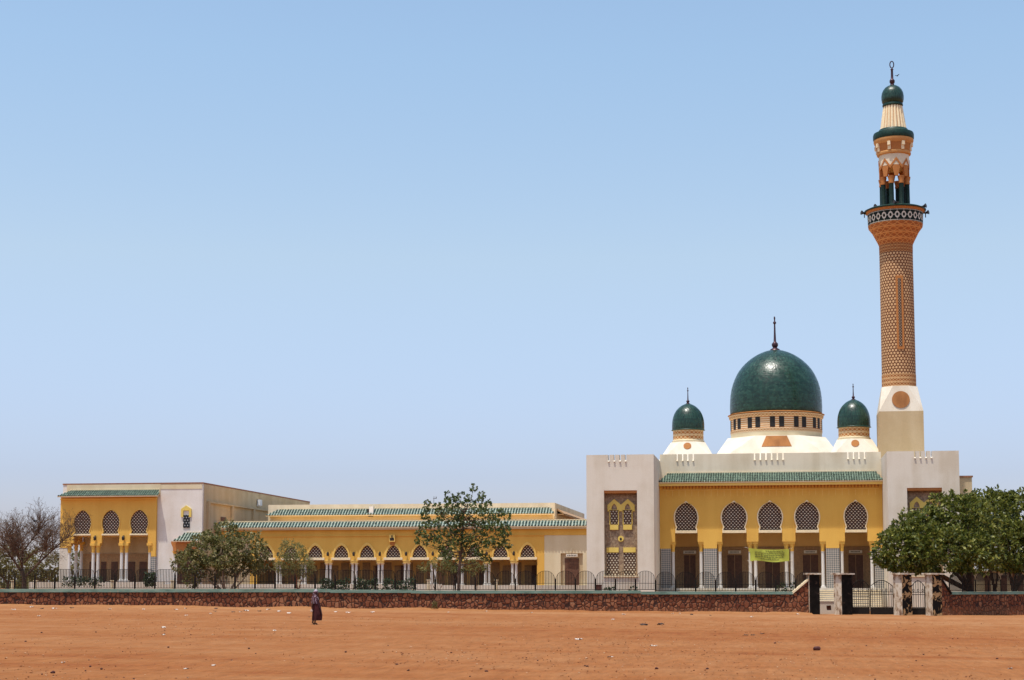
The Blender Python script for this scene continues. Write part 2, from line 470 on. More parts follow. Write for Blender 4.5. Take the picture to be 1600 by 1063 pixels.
def thing(name, label, cat, loc=(0, 0, 0), rz=0, group=None):
    o = bpy.data.objects.new(name, None); COL.objects.link(o); o.empty_display_size = .3
    o.location = loc; o.rotation_euler = (0, 0, rz); o['label'] = label; o['category'] = cat
    if group: o['group'] = group
    return o
def tag(o, label, cat, group=None, kind=None):
    o['label'] = label; o['category'] = cat
    if group: o['group'] = group
    if kind: o['kind'] = kind
    return o
def copy_tree(o, parent=None):
    c = o.copy(); COL.objects.link(c); c.parent = parent
    for ch in list(o.children): copy_tree(ch, c)
    return c
def recenter(o):                                   # put a single mesh's origin at its base
    vs = [v.co for v in o.data.vertices]
    c = Vector((sum(v.x for v in vs)/len(vs), sum(v.y for v in vs)/len(vs), min(v.z for v in vs)))
    o.data.transform(Matrix.Translation(-c)); o.location = o.location + c
    return o
# ------------------------------------------------------------------ shared building pieces
ARCH = [(.88, 0), (.88, .05), (.81, .10), (.84, .15), (.92, .25), (.985, .37), (1, .46), (.975, .57), (.90, .675), (.78, .77), (.61, .855), (.41, .925), (.21, .97)]
def arch_loop(cx, hw, z0, z1, k=1.0):
    h = z1-z0
    r = [(cx+a*hw*k, z0+b*h) for a, b in ARCH]
    return r + [(cx, z1+(k-1)*h*.5)] + [(cx-a*hw*k, z0+b*h) for a, b in reversed(ARCH)]
def pointed_loop(cx, hw, z0, z1):
    pr = [(1, 0), (1.0, .12), (.97, .30), (.86, .50), (.66, .70), (.40, .87), (.16, .965)]
    h = z1-z0
    return [(cx+a*hw, z0+b*h) for a, b in pr] + [(cx, z1)] + [(cx-a*hw, z0+b*h) for a, b in reversed(pr)]

def tile_roof(name, parent, x0, x1, yb, zb, yf, zf, hip0=0., hip1=0., pitch=.23, pan='pan_green', ridge='cream_trim', rad=.32):
    """pent roof: flat channels with half-round cover tiles on them; high edge at (yb, zb), eave at (yf, zf), hipped ends"""
    mb = MB(); n = int(round((x1-x0)/pitch)); pitch = (x1-x0)/n
    L = math.hypot(yb-yf, zb-zf); up = Vector((0, -(zb-zf)/L, (yb-yf)/L)); sl = Vector((0, (yb-yf)/L, (zb-zf)/L))
    e0 = Vector((0, yf, zf))
    def at_(x, t, h): return Vector((x, 0, 0))+e0+sl*(L*t)+up*h
    mb.use(M[pan])
    mb.add([at_(x0, 0, 0), at_(x1, 0, 0), at_(x1-hip1, 1, 0), at_(x0+hip0, 1, 0)], [(0, 1, 2, 3)])
    mb.use(M['rooftile']); r = pitch*rad; rg = random.Random(int(abs(x0)*10))
    for i in range(n):
        x = x0+(i+.5)*pitch
        tmax = 1.
        if hip0 and x < x0+hip0: tmax = min(tmax, (x-x0)/hip0)
        if hip1 and x > x1-hip1: tmax = min(tmax, (x1-x)/hip1)
        tmax = max(.12, tmax)
        nt = max(1, int(round(L*tmax/.42)))
        for j in range(nt):                                # overlapping courses of tiles
            ta, tb = tmax*j/nt, tmax*(j+1)/nt
            vs = []
            dx = rg.uniform(-.012, .012)
            for t, rr, lift in ((ta-(.02 if j == 0 else 0), r*1.08, .012), (tb, r*.9, -.004)):
                vs += [at_(x+dx+rr*math.cos(PI*q/4), t, max(0, rr*math.sin(PI*q/4))+lift) for q in range(5)]
            mb.add(vs, [(q, q+5, q+6, q+1) for q in range(4)]+[(4, 3, 2, 1, 0)], False)
    mb.use(M[ridge])
    mb.add([(x0, yf, zf-.012), (x1, yf, zf-.012), (x1-hip1, yb, zb-.012), (x0+hip0, yb, zb-.012),
            (x0, yf+.02, zf-.12), (x1, yf+.02, zf-.12), (x1-hip1, yb, zb-.3), (x0+hip0, yb, zb-.3)],
           [(0, 1, 5, 4), (3, 0, 4, 7), (4, 5, 6, 7), (1, 2, 6, 5)])
    for i in range(n):                                     # mortared stops along the top
        x = x0+(i+.5)*pitch
        if x0+hip0 < x < x1-hip1: mb.box(x-r*.9, x+r*.9, yb-.07, yb-.004, zb+.005, zb+.10)
    return mb.build(name, None, parent)

def column(parent, x, y, z0, z1, r, cap_h, shaft='marble', cap='ochre_trim', n=12):
    mb = MB()
    zc = z1-cap_h
    mb.box(x-r*1.5, x+r*1.5, y-r*1.5, y+r*1.5, z0, z0+.12)
    mb.lathe([(r*1.35, z0+.12), (r*1.35, z0+.17), (r*1.05, z0+.24), (r, z0+.3), (r*.93, zc-.05), (r*1.12, zc-.04), (r*1.12, zc)], n, (x, y))
    o = mb.build('column', shaft, parent)
    mb = MB()
    mb.lathe([(r*1.0, zc), (r*1.1, zc+.04), (r*1.05, zc+cap_h*.3), (r*1.35, zc+cap_h*.62), (r*1.5, zc+cap_h*.74)], n, (x, y))
    mb.box(x-r*1.6, x+r*1.6, y-r*1.6, y+r*1.6, zc+cap_h*.74, z1)
    mb.build('capital', cap, o)
    return o

def notched(x0, x1, z0, z1, slots, w, h):             # wall outline with parapet slots in its top edge
    pts = [(x0, z0), (x1, z0), (x1, z1)]
    for c in sorted(slots, reverse=True):
        pts += [(c+w/2, z1), (c+w/2, z1-h), (c-w/2, z1-h), (c-w/2, z1)]
    return pts + [(x0, z1)]
def spouts(mb, slots, y, z1, h, w):
    for c in slots:                                     # little sloping lips under the slots
        mb.add([(c-w*.6, y, z1-h), (c+w*.6, y, z1-h), (c+w*.6, y-.10, z1-h-.07), (c-w*.6, y-.10, z1-h-.07),
                (c-w*.6, y, z1-h-.08), (c+w*.6, y, z1-h-.08), (c+w*.6, y-.10, z1-h-.13), (c-w*.6, y-.10, z1-h-.13)],
               [(0, 3, 2, 1), (4, 5, 6, 7), (3, 7, 6, 2), (0, 4, 7, 3), (1, 2, 6, 5)])

# ------------------------------------------------------------------ the mosque
FT = Frame(142, 1206, 800); FC = Frame(149, 1206, 830)
YT, YC = 142.0, 149.0
mosque = thing('mosque', 'large white mosque with one big and two small green domes behind an ochre arcaded front', 'mosque', (0, 149, 0))
TX = (FT.X(916.5), FT.X(1022)); TX2 = (FT.X(1388), FT.X(1500.5))
ZTOP = (FT.Z(712, 970) + FT.Z(703.5, 1444))/2
ZPAR = (Frame(150, 1206, 700).Z(710, 1040) + Frame(150, 1206, 700).Z(706.5, 1370))/2
ZFL = 1.52
GB = -.9                                             # foundations below the square

def corner_block(x0, x1, ncx, slots):
    nx0, nx1 = ncx-1.42, ncx+1.42
    nz0, nz1 = FT.Z(900, 970), FT.Z(766.5, 970)
    mb = MB()
    out = notched(x0, x1, GB, ZTOP, slots, .12, .50)
    mb.plate(out, YT, YT+.75, [[(nx0, nz0), (nx1, nz0), (nx1, nz1), (nx0, nz1)]])
    mb.box(x0, x1, YT+.75, 163, GB, ZTOP-.75)
    mb.box(x0, x0+.28, YT+.75, 163, ZTOP-.75, ZTOP); mb.box(x1-.28, x1, YT+.75, 163, ZTOP-.75, ZTOP)
    mb.box(x0+.28, x1-.28, 162.7, 163, ZTOP-.75, ZTOP)
    spouts(mb, slots, YT, ZTOP, .50, .12)
    b = mb.build('corner_block', 'white', mosque)
    # the tall tiled niche
    k = (nx1-nx0)/(437-90); X = lambda u: nx0+(u-90)*k
    kz = (nz1-nz0)/(1000-110); Z = lambda v: nz1-(v-110)*kz
    yb = YT+.75
    MB().plate([(nx0, nz0), (nx1, nz0), (nx1, nz1), (nx0, nz1)], yb-.06, yb+.01).build('niche_back', 'niche', b)
    mb = MB().use(M['orange'])
    mb.box(nx0, nx1, YT+.05, yb-.06, nz1-.22, nz1-.004)
    mb.use(M['niche'])
    for i in range(18):                                  # zigzag valance
        a = nx0+(nx1-nx0)*i/18; w = (nx1-nx0)/18
        mb.plate([(a, nz1-.22), (a+w/2, nz1-.36), (a+w, nz1-.22)], yb-.20, yb-.06)
    mb.build('valance', None, b)
    mb = MB()
    mb.box(nx0-.06, nx1+.06, YT-.10, yb-.06, nz0-.10, nz0+.02)
    mb.build('sill', 'cream_trim', b)
    gy = yb-.16
    M_out = [(X(120), Z(325)), (X(148), Z(325)), (X(148), Z(312)), (X(232), Z(312)), (X(232), Z(325)), (X(288), Z(325)), (X(288), Z(312)),
             (X(374), Z(312)), (X(374), Z(325)), (X(405), Z(325)), (X(405), Z(258)), (X(334), Z(195)), (X(262), Z(256)), (X(190), Z(195)), (X(120), Z(258))]
    hl = [pointed_loop(X(u), .24, Z(308), Z(246)) for u in (190, 331)]
    MB().plate(M_out, gy, yb-.06, hl).build('gable_surround', 'yellow_trim', b)
    for u0, u1 in ((148, 230), (287, 373)):
        MB().plate([(X(u0), Z(465)), (X(u1), Z(465)), (X(u1), Z(312)), (X(u0), Z(312))], yb-.10, yb-.055).build('screen', 'lattice_low', b)
        mb = MB()
        for a, c in ((u0-8, u0), (u1, u1+8)): mb.box(X(a), X(c), gy, yb-.06, Z(465), Z(312))
        mb.box(X(u0-3), X(u1+3), gy-.05, yb-.06, Z(518), Z(466))
        mb.build('screen_frame', 'yellow_trim', b)
    for u0, u1 in ((112, 232), (287, 410)):
        MB().plate([(X(u0), Z(996)), (X(u1), Z(996)), (X(u1), Z(760)), (X(u0), Z(760))], yb-.10, yb-.055).build('screen', 'lattice_low', b)
        mb = MB(); mb.box(X(u0-4), X(u1+2), gy-.03, yb-.06, Z(755), Z(704)); mb.build('screen_lintel', 'yellow_trim', b)
    mb = MB()
    zc = Z(612); ring = [(X(258)+.25*math.cos(a), zc+.25*math.sin(a)) for a in [2*PI*i/20 for i in range(20)]]
    drop = [(X(258)+.09*math.sin(a), zc-.03+.12*math.cos(a)) for a in [2*PI*i/12 for i in range(12)]]
    mb.use(M['yellow_trim']).plate(ring, gy, yb-.06); mb.use(M['dark']).plate(drop, gy-.02, gy)
    mb.build('medallion', None, b)
    return b
corner_block(*TX, FT.X(969.6), [FT.X(q) for q in (951.5, 960.4, 969.2, 978)])
corner_block(*TX2, FT.X(1445.3), [FT.X(q) for q in (1431.5, 1440, 1448.8, 1457.5)])

# main body behind, its roof deck and the set-back stair block at the right
mb = MB()
mb.box(TX[0]+1.2, TX2[1]-.6, 163, 188, GB, ZPAR-.8)
mb.box(TX[1], TX2[0], 153.6, 163, GB, ZPAR-.8)
mb.build('prayer_hall', 'offwhite', mosque)
fs = Frame(158, 1510, 800)
mb = MB(); mb.box(TX2[1]-.5, fs.X(1520), 158, 166, GB, fs.Z(746)); mb.build('stair_block', 'tan', mosque)
mb = MB(); mb.box(TX2[1]-.5, fs.X(1521.5), 157.9, 166.1, fs.Z(746), fs.Z(743.5)); mb.build('stair_coping', 'coping_red', mosque)

# parapet above the eave
FP = Frame(150, 1206, 715)
sl = [FP.X(q) for q in (1058, 1066.5, 1074.5, 1083)] + [FP.X(1179+q*8.9) for q in range(6)] + [FP.X(q) for q in (1325, 1333.7, 1342.3, 1351)]
mb = MB()
mb.plate(notched(TX[1], TX2[0], FC.Z(752), ZPAR, sl, .12, .52), 150, 150.35)
spouts(mb, sl, 150, ZPAR, .52, .12)
mb.build('parapet', 'offwhite', mosque)
fe = Frame(148.1, 1206, 750)
ZE = (fe.Z(753, 1030)+fe.Z(750.5, 1380))/2
ZR = (FP.Z(740, 1030)+FP.Z(737, 1380))/2
tile_roof('eave_roof', mosque, fe.X(1028.5), fe.X(1380.5), 150, ZR, 148.1, ZE, .75, .55, .215, rad=.36)

# yellow facade with five keyhole bays
bays = [(1072.3, 17.6), (1147.3, 19.2), (1203.5, 18.6), (1261.4, 18.6), (1337.6, 17.6)]
zs0, zs1 = FC.Z(832.5), FC.Z(828.5)
za = FC.Z(784.2)
zpier = FC.Z(846.5); ztile = FC.Z(857)
x0, x1 = TX[1]+.01, TX2[0]-.01
piers = [(FC.X(1032.5), FC.X(1047.5)), (FC.X(1099), FC.X(1120)), (FC.X(1290), FC.X(1311)), (FC.X(1366), FC.X(1381))]
def pier_z(x):
    return ztile if any(a-.02 <= x <= b+.02 for a, b in piers) else zpier
low = [(x0, ztile)]
cuts = [x0] ; edges = []
xs = [(FC.X(c-w), FC.X(c+w)) for c, w in bays]
poly = [(x0, ztile), (piers[0][1], ztile), (piers[0][1], zpier)]
for i, (a, b) in enumerate(xs):
    poly += [(a, zpier), (a, zs0)]
    poly += [(b, zs0), (b, zpier)]
    if i in (0, 3):
        p = piers[1] if i == 0 else piers[2]
        poly += [(p[0], zpier), (p[0], ztile), (p[1], ztile), (p[1], zpier)]
poly += [(piers[3][0], zpier), (piers[3][0], ztile), (x1, ztile)]
ztopf = ZE+.12
poly += [(x1, ztopf), (x0, ztopf)]
arches = [arch_loop(FC.X(c), FC.X(c+w)-FC.X(c), zs1, za) for c, w in bays]
mb = MB(); mb.plate(poly, YC, YC+.55, arches)
fac = mb.build('facade', 'ochre', mosque)
mb = MB()
mb.box(x0, x1, YC-.65, YC+.0, ZE-.26, ZE-.02); mb.box(x0, x1, 148.18, 148.3, ZE-.36, ZE-.13)
mb.build('cornice', 'ochre_trim', mosque)
mb = MB(); n = 66                                        # hanging tooth frieze under the eave
for i in range(n):
    a = x0+.2+(x1-x0-.4)*i/n; w = (x1-x0-.4)/n
    mb.plate([(a+.03, ZE-.30), (a+w/2, ZE-.62), (a+w-.03, ZE-.30)], YC-.10, YC+.0)
mb.box(x0, x1, YC-.07, YC, ZE-.32, ZE-.26)
mb.build('tooth_frieze', 'orange', mosque)
mb = MB()
for i in range(n//2):                                    # thin pendant ribs below it
    a = x0+.3+(x1-x0-.6)*(i+.5)/(n//2)
    mb.box(a-.03, a+.03, YC-.035, YC, ZE-1.25, ZE-.66)
mb.box(x0+.3, x1-.3, YC-.03, YC-.002, ZE-.72, ZE-.64)
mb.build('pendant_frieze', 'ochre_trim', mosque)
for (c, w), lp in zip(bays, arches):
    cx, hw = FC.X(c), FC.X(c+w)-FC.X(c)
    MB().plate(arch_loop(cx, hw*1.01, zs1-.005, za+.02), YC+.22, YC+.32).build('arch_screen', 'lattice', fac)
    MB().plate(arch_loop(cx, hw, zs1+.005, za, 1.11) + lp[::-1], YC-.07, YC+.0).build('arch_moulding', 'cream_trim', fac)
    mb = MB(); mb.box(cx-hw*.97, cx+hw*.97, YC-.09, YC+.5, zs0-.004, zs1+.004); mb.build('arch_sill', 'cream_trim', fac)
for a, b in piers:
    mb = MB(); mb.box(a, b, YC+.02, YC+.52, ZFL-1.3, ztile); mb.build('tiled_pier', 'mosaic', mosque)
for q in (1051, 1095, 1124.3, 1171.7, 1180, 1228.2, 1237.2, 1285.3, 1315, 1362):
    column(mosque, FC.X(q), YC+.3, ZFL, zpier, .155, FC.Z(846.5)-FC.Z(862), 'marble', 'ochre')
# porch interior
mb = MB(); mb.box(x0, x1, YC+.55, 153.4, ztopf-.3, ztopf-.05); mb.build('porch_ceiling', 'porch', mosque)
mb = MB(); mb.box(x0, x1, 153.4, 153.6, ZFL-.1, ztopf); mb.build('porch_wall', 'porch', mosque)
fw = Frame(153.4, 1206, 880)
mb = MB(); zd = fw.Z(856)
mb.box(x0, x1, 153.34, 153.4, ZFL, zd); mb.box(x0, x1, 153.3, 153.34, zd, zd+.09)
mb.build('porch_dado', 'dado', mosque)
for i, (c, w) in enumerate(((1078, 9), (1148, 11.5), (1207, 11.5), (1266.5, 12), (1337, 11.5))):
    mb = MB(); a, b = fw.X(c-w), fw.X(c+w); zt = fw.Z(867.5)
    mb.box(a, b, 153.26, 153.34, ZFL, zt)
    d = mb.build('door', 'door', mosque)
    mb = MB(); mb.box(a-.1, a, 153.2, 153.34, ZFL, zt+.1); mb.box(b, b+.1, 153.2, 153.34, ZFL, zt+.1); mb.box(a, b, 153.2, 153.34, zt, zt+.1)
    mb.box((a+b)/2-.02, (a+b)/2+.02, 153.23, 153.26, ZFL, zt)
    mb.build('door_frame', 'dado', d)
    if i != 2:
        mb = MB().use(M['sign']); mb.box((a+b)/2-.58, (a+b)/2+.58, 153.2, 153.26, fw.Z(865), fw.Z(860.3))
        mb.use(M['ink'])
        for q in range(7): mb.box((a+b)/2-.42+q*.12, (a+b)/2-.35+q*.12, 153.185, 153.2, fw.Z(863.6), fw.Z(861.8))
        mb.build('door_sign', None, mosque)
# plinth and steps
mb = MB(); mb.box(x0, x1, 147.6, 153.4, GB, ZFL); mb.build('plinth', 'plinth', mosque)
mb = MB(); sx0, sx1 = FC.X(1046), FC.X(1372); ns = 10
for i in range(ns):
    zt = ZFL-.17*(i+1)
    mb.box(sx0-.0*i, sx1, 147.6-.34*(i+1), 147.6-.34*i, GB, zt)
mb.build('stair', 'plinth', mosque)
mb = MB()
for i in range(ns):
    zt = ZFL-.17*(i+1)
    mb.box(sx0, sx1, 147.6-.34*(i+1)-.03, 147.6-.34*(i+1)-.004, zt-.05, zt+.012)
mb.build('stair_nosing', 'cream_trim', mosque)

# domes ---------------------------------------------------------------
DPROF = [(.992, 0), (1.0, .05), (1.0, .17), (.985, .33), (.935, .48), (.84, .63), (.735, .735), (.595, .83), (.455, .90), (.315, .95), (.175, .985), (.06, .999)]
def pyramid_base(mb, cx, cy, s0, z0, r1, z1, zr):
    """square base chamfered into an octagon that carries a drum"""
    B = [(cx+a*s0, cy+b*s0, z0) for a, b in ((-1, -1), (1, -1), (1, 1), (-1, 1))]
    t = math.tan(PI/8)*r1
    T = [(cx-t, cy-r1, z1), (cx+t, cy-r1, z1), (cx+r1, cy-t, z1), (cx+r1, cy+t, z1), (cx+t, cy+r1, z1), (cx-t, cy+r1, z1), (cx-r1, cy+t, z1), (cx-r1, cy-t, z1)]
    f = []
    for i in range(4):
        a, b = i, (i+1) % 4; p, q, r = 4+2*i, 4+2*i+1, 4+(2*i+2) % 8
        f += [(a, b, q, p), (b, r, q)]
    f.append(tuple(range(4, 12)))
    mb.add(B+T, f)
def finial(parent, cx, cy, z, h, r, name='finial', crescent=True):
    mb = MB()
    mb.lathe([(r*2.6, z-.05), (r*2.2, z+.03*h), (r*1.1, z+.07*h), (r*1.0, z+.09*h), (r*1.5, z+.13*h), (r*1.5, z+.19*h), (r*1.0, z+.22*h), (r*.62, z+.25*h),
              (r*.45, z+.5*h), (r*.36, z+.74*h), (r*.75, z+.77*h), (r*.75, z+.80*h), (r*.3, z+.83*h), (r*.28, z+.9*h)], 10, (cx, cy))
    R0 = .045*h; zc = z+.93*h
    pts = [(cx+.25*R0*math.sin(a), cy+R0*math.sin(a), zc-R0*math.cos(a)) for a in [R(-150)+R(300)*i/14 for i in range(15)]]
    mb.tube(pts, [.012+.014*h*math.sin(PI*i/14) for i in range(15)], 6)
    mb.build(name, 'bronze', parent)

def dome(px, Y, xl, xr, ytop, ybase, ydrum, ycrm, ypyr, halfpx, ftip, label, main=False):
    f = Frame(Y, px, ybase); cx = f.X(px); s = (f.X(xr)-f.X(xl))/(xr-xl); rad = (f.X(xr)-f.X(xl))/2
    zt, zb, zd, zc = f.Z(ytop), f.Z(ybase), f.Z(ydrum), f.Z(ycrm); zp = f.Z(ypyr); zroof = ZPAR-.82
    O = (cx, Y, zb)
    mb = MB()
    H = zt-zb
    n = 64 if main else 40
    dp = []
    for (a, b), (c, d) in zip(DPROF, DPROF[1:]):
        for q in (0, .5): dp.append((rad*(a+(c-a)*q), zb+H*(b+(d-b)*q)))
    dp.append((.02, zt))
    # smooth the interpolated profile a little
    sm = [dp[0]]+[((dp[i-1][0]+2*dp[i][0]+dp[i+1][0])/4, (dp[i-1][1]+2*dp[i][1]+dp[i+1][1])/4) for i in range(1, len(dp)-1)]+[dp[-1]]
    mb.lathe(sm, n, (cx, Y))
    d = mb.build('dome', 'dome', mosque, origin=O, sharp=None)
    d['label'] = label
    mb = MB()
    mb.lathe([(rad*.98, zb-.30*s*5), (rad*1.035, zb-.22*s*5), (rad*1.05, zb-.05), (rad*1.0, zb+.02)], n, (cx, Y))
    mb.build('dome_rim', 'green_trim' if not main else 'orange', d, origin=O)
    rd = rad*.985 if main else rad*.94
    if main:
        z1, z2 = zb-.5, zd
        Mh = z1-z2
        M['drum'] = k_drum(z2-zb, Mh); M['drumtop'] = k_guilloche('drum_cornice_strap', (.60, .26, .08), (.74, .56, .34), 40, z1-zb, .5-.16, 1)
        mb = MB(); mb.lathe([(rd, z2), (rd, z1)], 72, (cx, Y), False); dr = mb.build('drum', M['drum'], d, origin=O)
        mb = MB(); mb.lathe([(rd, z1), (rd*1.03, z1+.08), (rd*1.045, zb-.14)], 72, (cx, Y), False); mb.build('drum_cornice', M['drumtop'], d, origin=O)
        zl = zd-(zd-zc)*.42
        M['drumlow'] = k_guilloche('drum_base_strap', (.60, .30, .12), (.74, .58, .38), 44, zl-zb, zd-zl, 1)
        mb = MB(); mb.lathe([(rd*1.004, zl), (rd*1.012, zd-.03), (rd*1.0, zd)], 72, (cx, Y), False); mb.build('drum_band', M['drumlow'], d, origin=O)
        mb = MB(); mb.lathe([(rd*1.0, zc-.6), (rd*1.0, zl)], 72, (cx, Y), False); mb.build('drum_foot', 'cream', d, origin=O)
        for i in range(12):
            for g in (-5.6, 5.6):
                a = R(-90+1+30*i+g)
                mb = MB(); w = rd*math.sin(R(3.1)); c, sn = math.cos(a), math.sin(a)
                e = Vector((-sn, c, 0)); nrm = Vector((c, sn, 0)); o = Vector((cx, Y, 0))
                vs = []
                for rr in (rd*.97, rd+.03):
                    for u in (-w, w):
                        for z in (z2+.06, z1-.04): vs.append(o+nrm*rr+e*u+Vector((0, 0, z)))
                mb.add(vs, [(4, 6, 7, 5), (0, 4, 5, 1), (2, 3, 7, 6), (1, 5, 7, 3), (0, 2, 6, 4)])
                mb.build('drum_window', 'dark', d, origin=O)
    else:
        M['sdrum%d' % px] = k_guilloche('small_drum_strap', (.58, .22, .06), (.74, .55, .30), 11, zd-zb, (zb-.12)-zd, 2)
        mb = MB(); mb.lathe([(rd, zd), (rd, zb-.1)], 40, (cx, Y), False); mb.build('drum', M['sdrum%d' % px], d, origin=O)
        mb = MB(); mb.lathe([(rd*1.06, zc-.4), (rd*1.06, zd-.06), (rd*1.0, zd)], 40, (cx, Y), False); mb.build('drum_foot', 'cream', d, origin=O)
    # pyramid base: slope set by its width at the parapet line
    hw = halfpx*s; r1 = rd*(1.06 if main else 1.12)
    slope = (hw-r1)/(zc-zp)
    s0 = r1+slope*(zc-zroof)
    mb = MB(); pyramid_base(mb, cx, Y, s0, zroof, r1, zc, rd)
    base = mb.build('dome_base', 'white', d, origin=O)
    # plaque on the front slope
    zf = zc-(zc-zp)*.42; yf = Y-(r1+slope*(zc-zf)); tl = math.atan2(zc-zp, hw-r1)
    def on(u, v):                                      # u across, v up the slope
        return Vector((cx+u, yf+v*math.cos(tl), zf+v*math.sin(tl)))
    nr = Vector((0, -math.sin(tl), math.cos(tl)))
    if main: pts = [(-1.42, -.62), (1.42, -.62), (.98, .62), (-.98, .62)]
    else: pts = [(.36*math.cos(2*PI*i/18), .36*math.sin(2*PI*i/18)) for i in range(18)]
    mb = MB(); m = len(pts)
    vs = [on(*p)+nr*.05 for p in pts]+[on(*p)-nr*.05 for p in pts]
    mb.add(vs, [tuple(range(m))]+[(i, i+m, (i+1) % m+m, (i+1) % m) for i in range(m)])
    mb.build('plaque', 'plaque', d, origin=O)
    finial(d, cx, Y, zt-.05, f.Z(ftip)-zt, (.21 if main else .10))
    return d
dome(1212.5, 166, 1140.8, 1285.2, 547, 649, 674.5, 687, 709.5, 89, 492, 'large central green tiled dome on a brick drum with paired windows', True)
dome(1075.3, 156, 1050.2, 1100.8, 631, 672, 688.5, 692.5, 709.5, 36.5, 604, 'small green dome left of the large dome')
dome(1334.2, 156, 1308.3, 1360.2, 624.5, 667.5, 684, 688, 706, 36.5, 598, 'small green dome right of the large dome beside the minaret')

# ------------------------------------------------------------------ minaret
YM = 154.0
fm = Frame(YM, 1404.8, 640); mx = fm.X(1405.5); ms = (fm.X(1440)-fm.X(1370))/70
Zm = lambda y: P(1404.8-(640-y)*.019, y, YM)[1]
minaret = thing('minaret', 'tall brick patterned minaret with arcaded lantern and small green dome on top', 'minaret', (mx, YM, 0))
MO = (mx, YM, 0)
def ml(name, prof, mat, n=40, smooth=True, parent=None, a0=0):
    mb = MB(); mb.lathe([(r*ms, Zm(y)) for r, y in prof], n, (mx, YM), smooth, a0)
    return mb.build(name, mat, parent or minaret, origin=MO)
# square base with chamfered top
hb = 34.2*ms; zc0, zc1 = Zm(646), Zm(606)
mb = MB()
r8 = 27.6*ms
mb.box(mx-hb, mx+hb, YM-hb, YM+hb, ZPAR-3, zc0); mb.build('base_block', 'buff', minaret, origin=MO)
mb = MB(); pyramid_base(mb, mx, YM, hb, zc0, r8, zc1, r8); mb.build('base_chamfer', 'white', minaret, origin=MO)
zc = Zm(628); tl = math.atan2(zc1-zc0, hb-r8)
mb = MB(); ym = YM-(r8+(hb-r8)*(zc1-zc)/(zc1-zc0))
nr = Vector((0, -math.sin(tl), math.cos(tl)))
pts = [Vector((mx+13.8*ms*math.cos(a), ym+13.8*ms*math.sin(a)*math.cos(tl), zc+13.8*ms*math.sin(a)*math.sin(tl))) for a in [2*PI*i/28 for i in range(28)]]
mb.add([p+nr*.07 for p in pts]+[p-nr*.1 for p in pts], [tuple(range(28))]+[(i, i+28, (i+1) % 28+28, (i+1) % 28) for i in range(28)])
mb.build('medallion', 'plaque', minaret, origin=MO)
M['mband1'] = k_guilloche('shaft_foot_strap', (.42, .15, .045), (.62, .38, .18), 16, Zm(606), Zm(587)-Zm(606), 3)
M['mband2'] = k_guilloche('shaft_neck_strap', (.36, .12, .035), (.50, .24, .09), 16, Zm(397), Zm(383)-Zm(397), 3)
M['mflare'] = k_guilloche('balcony_flare_strap', (.50, .165, .045), (.60, .26, .085), 10, Zm(377), Zm(360)-Zm(377), 2, (.24, .07, .02))
ml('shaft_foot', [(27.0, 606), (27.0, 587)], M['mband1'], 48, False)
sh = ml('shaft', [(26.7, 587), (26.4, 397)], 'hex', 48, False)
ml('shaft_neck', [(26.5, 397), (26.7, 384)], M['mband2'], 48, False)
ml('balcony_flare', [(26.7, 384), (27.6, 382), (29, 379), (37, 364), (42.6, 357), (43.4, 353)], M['mflare'], 48)
M['rings'] = k_rings(Zm(353), Zm(335)-Zm(353), 26)
ml('balcony_band', [(43.4, 353), (44.2, 335)], M['rings'], 48, False)
ml('balcony_rim', [(44.2, 335), (46.4, 332.5), (46.8, 330), (44, 328.3), (20, 327.6)], 'orange', 48)
ml('balcony_floor', [(48.6, 331.5), (49, 329.8), (44, 327.6), (14, 326)], 'green_trim', 48)
# tall slit panel on the shaft
ang = R(-87); wv = 5.6*ms
mb = MB(); rr = 26.5*ms
zt0, zt1 = Zm(549), Zm(435.5)
mb.box(mx-wv+.12, mx+wv+.12, YM-rr-.06, YM-rr+.35, zt0, zt1); sp_ = mb.build('slit_frame', 'orange', minaret, origin=MO)
M['slit'] = k_lattice('slit_screen', .20, .13, (.62, .45, .28), (.05, .018, .01))
mb = MB(); mb.box(mx-wv*.45+.12, mx+wv*.45+.12, YM-rr-.085, YM-rr, zt0+.25, zt1-.25); mb.build('slit_screen', M['slit'], sp_, origin=MO)
# lantern: eight dark columns, pointed arches, cream drum
nc = 8
for i in range(nc):
    a = 2*PI*(i+.5)/nc - PI/2 + R(4)
    x, y = mx+20.5*ms*math.cos(a), YM+20.5*ms*math.sin(a)
    mb = MB(); mb.lathe([(4.6*ms, Zm(326)), (4.6*ms, Zm(324)), (4.0*ms, Zm(323)), (3.8*ms, Zm(291))], 12, (x, y)); c = mb.build('lantern_column', 'green_col', minaret, origin=MO)
    mb = MB(); mb.lathe([(4.2*ms, Zm(291)), (4.6*ms, Zm(289)), (4.0*ms, Zm(287)), (5.2*ms, Zm(282)), (5.6*ms, Zm(279.5))], 12, (x, y)); mb.build('lantern_capital', 'orange', c, origin=MO)
def ring_arcade(r_in, r_out, z0, z1, zspring, ztop, n, wid):
    """cylindrical wall pierced by n pointed arches"""
    mb = MB(); st = 96
    def top(a):
        t = ((a*n/(2*PI)) % 1)-.5
        t = abs(t)*2/wid
        return z0 if t >= 1 else zspring+(ztop-zspring)*(1-t**1.5)
    vs, fs = [], []
    for i in range(st):
        a = 2*PI*i/st; b = top(a + 1e-6)
        for r in (r_out, r_in):
            for z in (b, z1):
                vs.append((mx+r*math.cos(a-PI/2+R(4)), YM+r*math.sin(a-PI/2+R(4)), z))
    for i in range(st):
        a, b = i*4, ((i+1) % st)*4
        fs += [(a, b, b+1, a+1), (a+2, a+3, b+3, b+2), (a, a+2, b+2, b), (a+1, b+1, b+3, a+3)]
    mb.add(vs, fs); return mb
ring_arcade(19.5*ms, 24.0*ms, Zm(279.5), Zm(262), Zm(276), Zm(259.5), nc, .62).build('lantern_arcade', 'orange', minaret, origin=MO)
